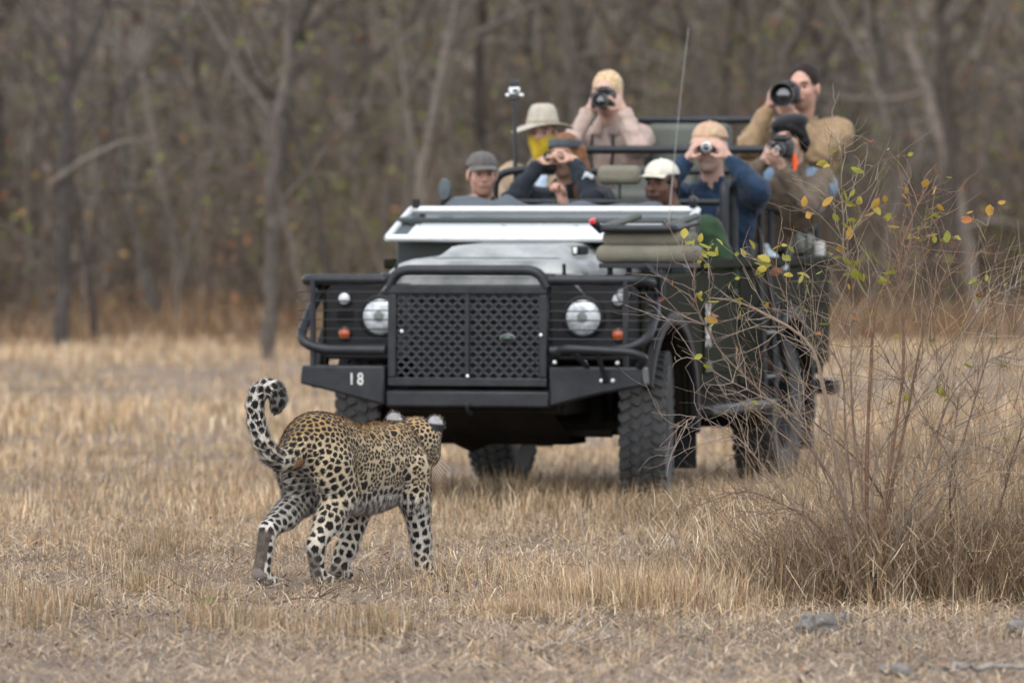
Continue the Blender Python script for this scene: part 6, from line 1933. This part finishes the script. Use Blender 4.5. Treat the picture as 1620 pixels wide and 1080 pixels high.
# leaves: the clusters seen in the photograph, then singles on the twig ends
for (px, py, nn, kinds, spread, dy) in ((1100, 390, 6, (1, 0, 1, 1), 14, -0.2), (1112, 400, 4, (0, 4, 3, 1), 16, -0.2), (1128, 408, 4, (0, 1), 12, -0.2), (1195, 398, 6, (1, 0), 18, -0.1), (1206, 415, 4, (0, 1), 12, -0.1),
                                     (1240, 400, 5, (0, 1), 13, -0.1), (1205, 440, 3, (0, 4), 15, -0.1), (1347, 320, 6, (0, 0, 1), 16, 0.0), (1342, 352, 5, (0, 0), 14, 0.0), (1330, 400, 4, (0, 2), 16, 0.0), (1350, 430, 4, (0, 0), 14, 0.0),
                                     (1392, 425, 5, (0, 0), 15, 0.0), (1386, 450, 4, (0, 1), 14, 0.0), (1390, 330, 4, (2, 2, 1), 16, 0.05), (1428, 318, 3, (2, 3), 14, 0.05), (1402, 345, 3, (2, 0), 14, 0.05), (1478, 340, 2, (0, 0), 10, 0.1),
                                     (1450, 378, 5, (0, 2, 0), 18, 0.1), (1480, 290, 3, (2, 3), 14, 0.1), (1532, 345, 4, (2, 3), 12, 0.2), (1505, 380, 5, (0, 0, 1), 16, 0.15), (1322, 250, 5, (1, 0), 22, 0.0), (1545, 470, 5, (0, 4), 22, 0.2),
                                     (1280, 335, 3, (2, 3), 12, -0.05), (1292, 322, 2, (3, 2), 10, -0.05), (1270, 440, 5, (0, 1), 22, -0.05), (1310, 520, 2, (0, 3), 14, -0.1), (1355, 520, 2, (4, 3), 10, 0.0), (1480, 540, 2, (0, 0), 14, 0.1),
                                     (1110, 470, 3, (0, 1), 16, -0.2), (1165, 480, 3, (0, 1), 18, -0.15), (1140, 515, 3, (3, 2, 0), 20, -0.2), (1118, 570, 2, (0, 0), 14, -0.2), (1072, 812, 1, (4,), 3, -0.25), (1560, 330, 3, (2, 3), 14, 0.25), (1480, 620, 2, (0, 0), 18, 0.1)):
    for k in range(nn):
        p = SBp(px + rb_.normal() * spread * 0.6, py + rb_.normal() * spread * 0.6, dy + rb_.normal() * 0.05)
        add_leaf(p, kinds[k % len(kinds)], 0.032 + 0.028 * rb_.rand())
        if k < 2:
            j = int(np.argmin([np.linalg.norm(t_ - p) for t_ in tips]))
            Tm = Tubes(); Tm.tube([tips[j], (tips[j] + p) / 2 + A_((0, 0, 0.01)), p], [0.0016, 0.0014, 0.001], 4, (0.2, 0.16, 0.11))
            link_mesh('twig', Tm.mesh('twig'), SHW, shrub, 180)
ti_ = [t_ for t_ in tips if t_[2] > 0.75]
for i in rb_.choice(len(ti_), 46, replace=False):
    add_leaf(ti_[i], int(rb_.choice(5, p=(.42, .2, .16, .12, .1))), 0.020 + 0.020 * rb_.rand())

# the tangle of hair-fine dry twigs
Tm = Tubes()
cum = [t_ for t_ in tips]
for k in range(1250):
    px, py = 1060 + 580 * rb_.rand() ** 0.8, 430 + 470 * rb_.rand() ** 0.7
    if px < 1180 or (px < 1290 and rb_.rand() < 0.6): continue
    p = SBp(px, py, rb_.normal() * 0.22)
    if p[2] < 0.02: continue
    d = unit(p - A_((0, 0, -0.2)) + rb_.normal(size=3) * 0.55)
    Q, _d = wobble(p, d, 0.14 + 0.34 * rb_.rand(), 6, rb_, 0.16, 0.01)
    c = A_(((0.17, 0.11, 0.075), (0.23, 0.17, 0.125), (0.12, 0.08, 0.055), (0.36, 0.26, 0.155))[rb_.randint(4)]) * (0.7 + 0.5 * rb_.rand())
    Tm.tube(Q, np.linspace(0.0013, 0.0005, len(Q)), 3, c)
tw_ = link_mesh('fine_twigs', Tm.mesh('fine_twigs'), SHW, shrub, 180); tw_['kind'] = 'stuff'

# a second, leafless shrub at the right edge of the view
SB2 = ground_at(1560, 945); sh2 = empty('bare_shrub', SB2)
tag(sh2, 'leafless grey shrub growing beside the leafy shrub', 'shrub')
for k in range(8):
    Tm = Tubes(); c = A_((0.17, 0.125, 0.095)) * (0.7 + 0.6 * rb_.rand())
    P, d = wobble(rb_.normal(size=3) * A_((0.10, 0.10, 0)), (rb_.normal() * 0.4, rb_.normal() * 0.35, 1), 0.8 + 0.7 * rb_.rand(), 14, rb_, 0.08, 0.01)
    Tm.tube(P, np.linspace(0.006, 0.0015, len(P)), 5, c)
    for _ in range(16):
        i = rb_.randint(3, 14)
        Q, _d = wobble(P[i], side_dir(unit(P[i] - P[i - 1]), rb_, 0.8), 0.12 + 0.3 * rb_.rand(), 6, rb_, 0.18, 0.02)
        Tm.tube(Q, np.linspace(0.0022, 0.0008, len(Q)), 3, c * (0.7 + 0.5 * rb_.rand()))
    link_mesh('stem', Tm.mesh('stem'), SHW, sh2, 180)
# tussock grass around both shrubs (one mass)
G = Grass(); rs = np.random.RandomState(41)
def tuss(n, c, sx, sy, hmin, hmax, lean, wts, br=1.0, wd=0.0026):
    b = np.stack([c.x + rs.normal(size=n) * sx, c.y + rs.normal(size=n) * sy, np.zeros(n)], 1)
    keep = b[:, 1] > c.y - 2.2 * sy
    b = b[keep]; n_ = len(b)
    az = np.arctan2(b[:, 1] - c.y, b[:, 0] - c.x) + rs.normal(size=n_) * 1.6
    h = hmin + (hmax - hmin) * rs.rand(n_) ** 1.5
    G.add(*blades(b, h, az, np.abs(rs.normal(size=n_)) * lean + 0.06, wd * (0.45 + 0.8 * rs.rand(n_)), palette(n_, wts, rs) * br, rs, 0.25 + 0.6 * rs.rand(n_)))
W1 = (2.2, 2, 3, 4, 1.6, 2.6, 1.4, 0.4)
for (px, py, n, sx, sy, h0, h1) in ((1330, 935, 5200, 0.17, 0.22, 0.10, 0.46), (1400, 940, 5600, 0.18, 0.25, 0.12, 0.52), (1480, 940, 5200, 0.17, 0.25, 0.12, 0.50), (1570, 935, 5200, 0.20, 0.30, 0.12, 0.55), (1640, 920, 4000, 0.2, 0.4, 0.12, 0.6),
                                   (1250, 935, 1800, 0.20, 0.25, 0.06, 0.26), (1180, 900, 1500, 0.25, 0.35, 0.06, 0.20), (1100, 950, 1800, 0.22, 0.18, 0.04, 0.16), (1500, 850, 5000, 0.4, 0.8, 0.12, 0.50), (1300, 830, 3600, 0.35, 0.7, 0.10, 0.36),
                                   (1550, 760, 4200, 0.5, 1.2, 0.15, 0.50), (1150, 820, 2500, 0.4, 0.6, 0.08, 0.28)):
    tuss(int(n * 1.15), ground_at(px, py + 6), sx, sy, h0, h1 * 0.9, 0.62, W1, 0.60)
# tall thin straw stems standing through the shrubs
n = 2600
cx = 1180 + 470 * rs.rand(n) ** 0.75; cy = 830 + 120 * rs.rand(n)
Yd = CAM_H * F / (cy - HOR); b = np.stack([(cx - 810) / F * Yd, Yd, np.zeros(n)], 1)
G.add(*blades(b, 0.25 + 0.65 * rs.rand(n) ** 1.4 * np.clip((cx - 1120) / 250, 0.3, 1), rs.rand(n) * 6.283, np.abs(rs.normal(size=n)) * 0.28 + 0.04, 0.0012 + 0.0012 * rs.rand(n), palette(n, (2, 2, 2.5, 2.5, 2, 2, 1.2, 0.2), rs) * 0.85, rs, 0.5))
# tangled broken stems lodged in the tussocks
n = 13000
cs = [ground_at(px, py) for px, py in ((1330, 945), (1400, 950), (1470, 945), (1560, 945), (1630, 930), (1250, 940), (1500, 860), (1350, 850), (1180, 900))]
ci_ = rs.randint(0, len(cs), n)
b = np.stack([np.array([c.x for c in cs])[ci_] + rs.normal(size=n) * 0.20, np.array([c.y for c in cs])[ci_] + rs.normal(size=n) * 0.24, 0.02 + 0.26 * rs.rand(n) ** 1.3], 1)
G.add(*blades(b, 0.08 + 0.22 * rs.rand(n), rs.rand(n) * 6.283, 0.7 + 0.9 * rs.rand(n), 0.0014 + 0.0016 * rs.rand(n), palette(n, (2, 2.4, 2, 3, 2.6, 1.5, 2.4, 0.2), rs), rs, 0.35))
# fallen bent grass pile in the middle foreground
W2 = (4, 3, 3, 1, 1, 2, 2, 0.1)
for (px, py, n, sx, sy, h0, h1) in ((1000, 955, 1500, 0.16, 0.16, 0.08, 0.26), (1080, 965, 1500, 0.16, 0.14, 0.08, 0.26), (900, 950, 900, 0.2, 0.2, 0.05, 0.20), (820, 975, 1300, 0.10, 0.10, 0.05, 0.12), (780, 915, 700, 0.2, 0.12, 0.05, 0.18)):
    tuss(n, ground_at(px, py), sx, sy, h0, h1, 0.85, W2, 1.0)
# low clumps scattered in the left half
for k in range(26):
    px, py = rs.uniform(0, 760), rs.uniform(800, 1010)
    if 380 < px < 700 and 850 < py < 945: continue
    tuss(int(160 + 260 * rs.rand()), ground_at(px, py), 0.05 + 0.06 * rs.rand(), 0.07, 0.04, 0.10 + 0.10 * rs.rand(), 0.4, (2, 2, 2, 3, 2.5, 2, 1, 0.8), 0.85)
G.build('tussock_grass', 'dense tall dry tussock grass around the shrubs')

# ------------------------------------------------------------------ things lying on the ground
def stick(label, pts, r_, c, kids=0, seed=1):
    rs_ = np.random.RandomState(seed)
    P = A_([ground_at(px, py) + Vector((0, 0, z_)) for (px, py, z_) in pts]); o0 = P[0].copy(); o0[2] = 0
    P = dense(P - o0, 14); P[1:-1] += rs_.normal(size=(12, 3)) * A_((0.006, 0.01, 0.006))
    e_ = empty('fallen_branch', o0); tag(e_, label, 'branch')
    Tm = Tubes(); Tm.tube(P, np.linspace(r_, r_ * 0.4, 14), 6, c); link_mesh('branch', Tm.mesh('branch'), SHW, e_, 180)
    for k in range(kids):
        i = rs_.randint(2, 13); Q, _d = wobble(P[i], (rs_.normal(), rs_.normal() * 0.5, 0.5 + rs_.rand() * 0.5), 0.08 + 0.14 * rs_.rand(), 5, rs_, 0.2)
        Q[:, 2] = np.maximum(Q[:, 2], 0.004)
        Tm = Tubes(); Tm.tube(Q, np.linspace(r_ * 0.5, 0.0012, 6), 4, c); link_mesh('twig', Tm.mesh('twig'), SHW, e_, 180)
stick('thin brown branch lying behind the leopard', [(280, 944, 0.03), (340, 955, 0.02), (430, 958, 0.015), (500, 956, 0.03), (565, 962, 0.02)], 0.006, (0.13, 0.09, 0.065), 6, 3)
stick('bleached stick lying below the bent grass', [(838, 1030, 0.01), (900, 1020, 0.012), (985, 1012, 0.01)], 0.010, (0.30, 0.27, 0.24), 2, 4)
stick('dark slanting stick leaning in the bent grass', [(1062, 905, 0.16), (1100, 950, 0.08), (1138, 975, 0.01)], 0.007, (0.12, 0.09, 0.07), 3, 5)
stick('arched dry stem bending over the straw pile', [(870, 945, 0.03), (890, 930, 0.10), (920, 930, 0.09), (945, 940, 0.01)], 0.004, (0.18, 0.12, 0.08), 2, 6)
stick('pale curved branch lying among the tussocks', [(1500, 850, 0.16), (1540, 845, 0.12), (1590, 830, 0.17), (1640, 822, 0.2)], 0.008, (0.36, 0.37, 0.37), 2, 7)
stick('weathered log end at the edge of the bare ground', [(1495, 1068, 0.02), (1560, 1066, 0.02), (1660, 1062, 0.02)], 0.015, (0.24, 0.22, 0.20), 0, 8)
stick('short dark stem standing in the short grass behind the leopard', [(595, 1000, 0.0), (598, 975, 0.02), (600, 950, 0.09)], 0.004, (0.12, 0.08, 0.06), 4, 9)
STONE = mat('weathered_dung', (0.17, 0.16, 0.148), 0.95, var=0.5, scale=22, bump=0.9, bscale=40, spec=0.1)
def lump(label, px, py, sx, sz, seed):
    g = ground_at(px, py)
    Z = SDF((-0.22, -0.22, -0.06), (0.22, 0.22, 0.2), 0.008); rs_ = np.random.RandomState(seed)
    for k in range(6):
        Z.ell((rs_.normal() * sx * 0.4, rs_.normal() * sx * 0.3, sz * 0.35 + rs_.rand() * sz * 0.4), (sx * (0.3 + 0.25 * rs_.rand()), sx * 0.4, sz * (0.35 + 0.2 * rs_.rand())), k=0.012)
    Vh, Qh = Z.mesh(); Vh = Vh + vnormals(Vh, Qh) * (vnoise(Vh, 40, seed) * 0.007 + vnoise(Vh, 95, seed + 1) * 0.004)[:, None]
    o = link_mesh('dung_lump', np_mesh('dung_lump', Vh, Qh), STONE, None, 180); o.location = g
    tag(o, label, 'lump')
lump('large grey weathered lump in front of the tussocks', 1292, 1003, 0.075, 0.075, 1)
lump('small grey lump beside the large weathered lump', 1340, 990, 0.035, 0.055, 2)
lump('grey lump on bare ground near the log end', 1415, 1072, 0.045, 0.045, 3)
lump('grey lump half hidden in tussock grass near the log end', 1618, 1005, 0.06, 0.05, 4)
lump('flat grey lump below the thin brown branch', 585, 1000, 0.085, 0.045, 5)
# little green sprouts
SPR = mat('green_sprout', (0.13, 0.17, 0.04), 0.6, transl=0.3)
for k, (px, py, lab) in enumerate(((612, 985, 'small green sprout beside the short dark stem'), (322, 965, 'tiny green sprout on the thin brown branch'))):
    g = ground_at(px, py); m = MB()
    rs_ = np.random.RandomState(k)
    for j in range(14):
        a = rs_.rand() * 6.28; l = 0.04 + 0.05 * rs_.rand(); d = Vector((math.cos(a) * 0.5, math.sin(a) * 0.5, 0.8)); p = Vector((rs_.normal() * 0.015, rs_.normal() * 0.015, 0)); s_ = Vector((-math.sin(a), math.cos(a), 0)) * 0.007
        m.add([p, p + d * l * 0.5 + s_, p + d * l, p + d * l * 0.5 - s_], [(0, 1, 2, 3)])
    o = m.build('green_sprout', SPR, None, smooth=None); o.location = g; tag(o, lab, 'plant')
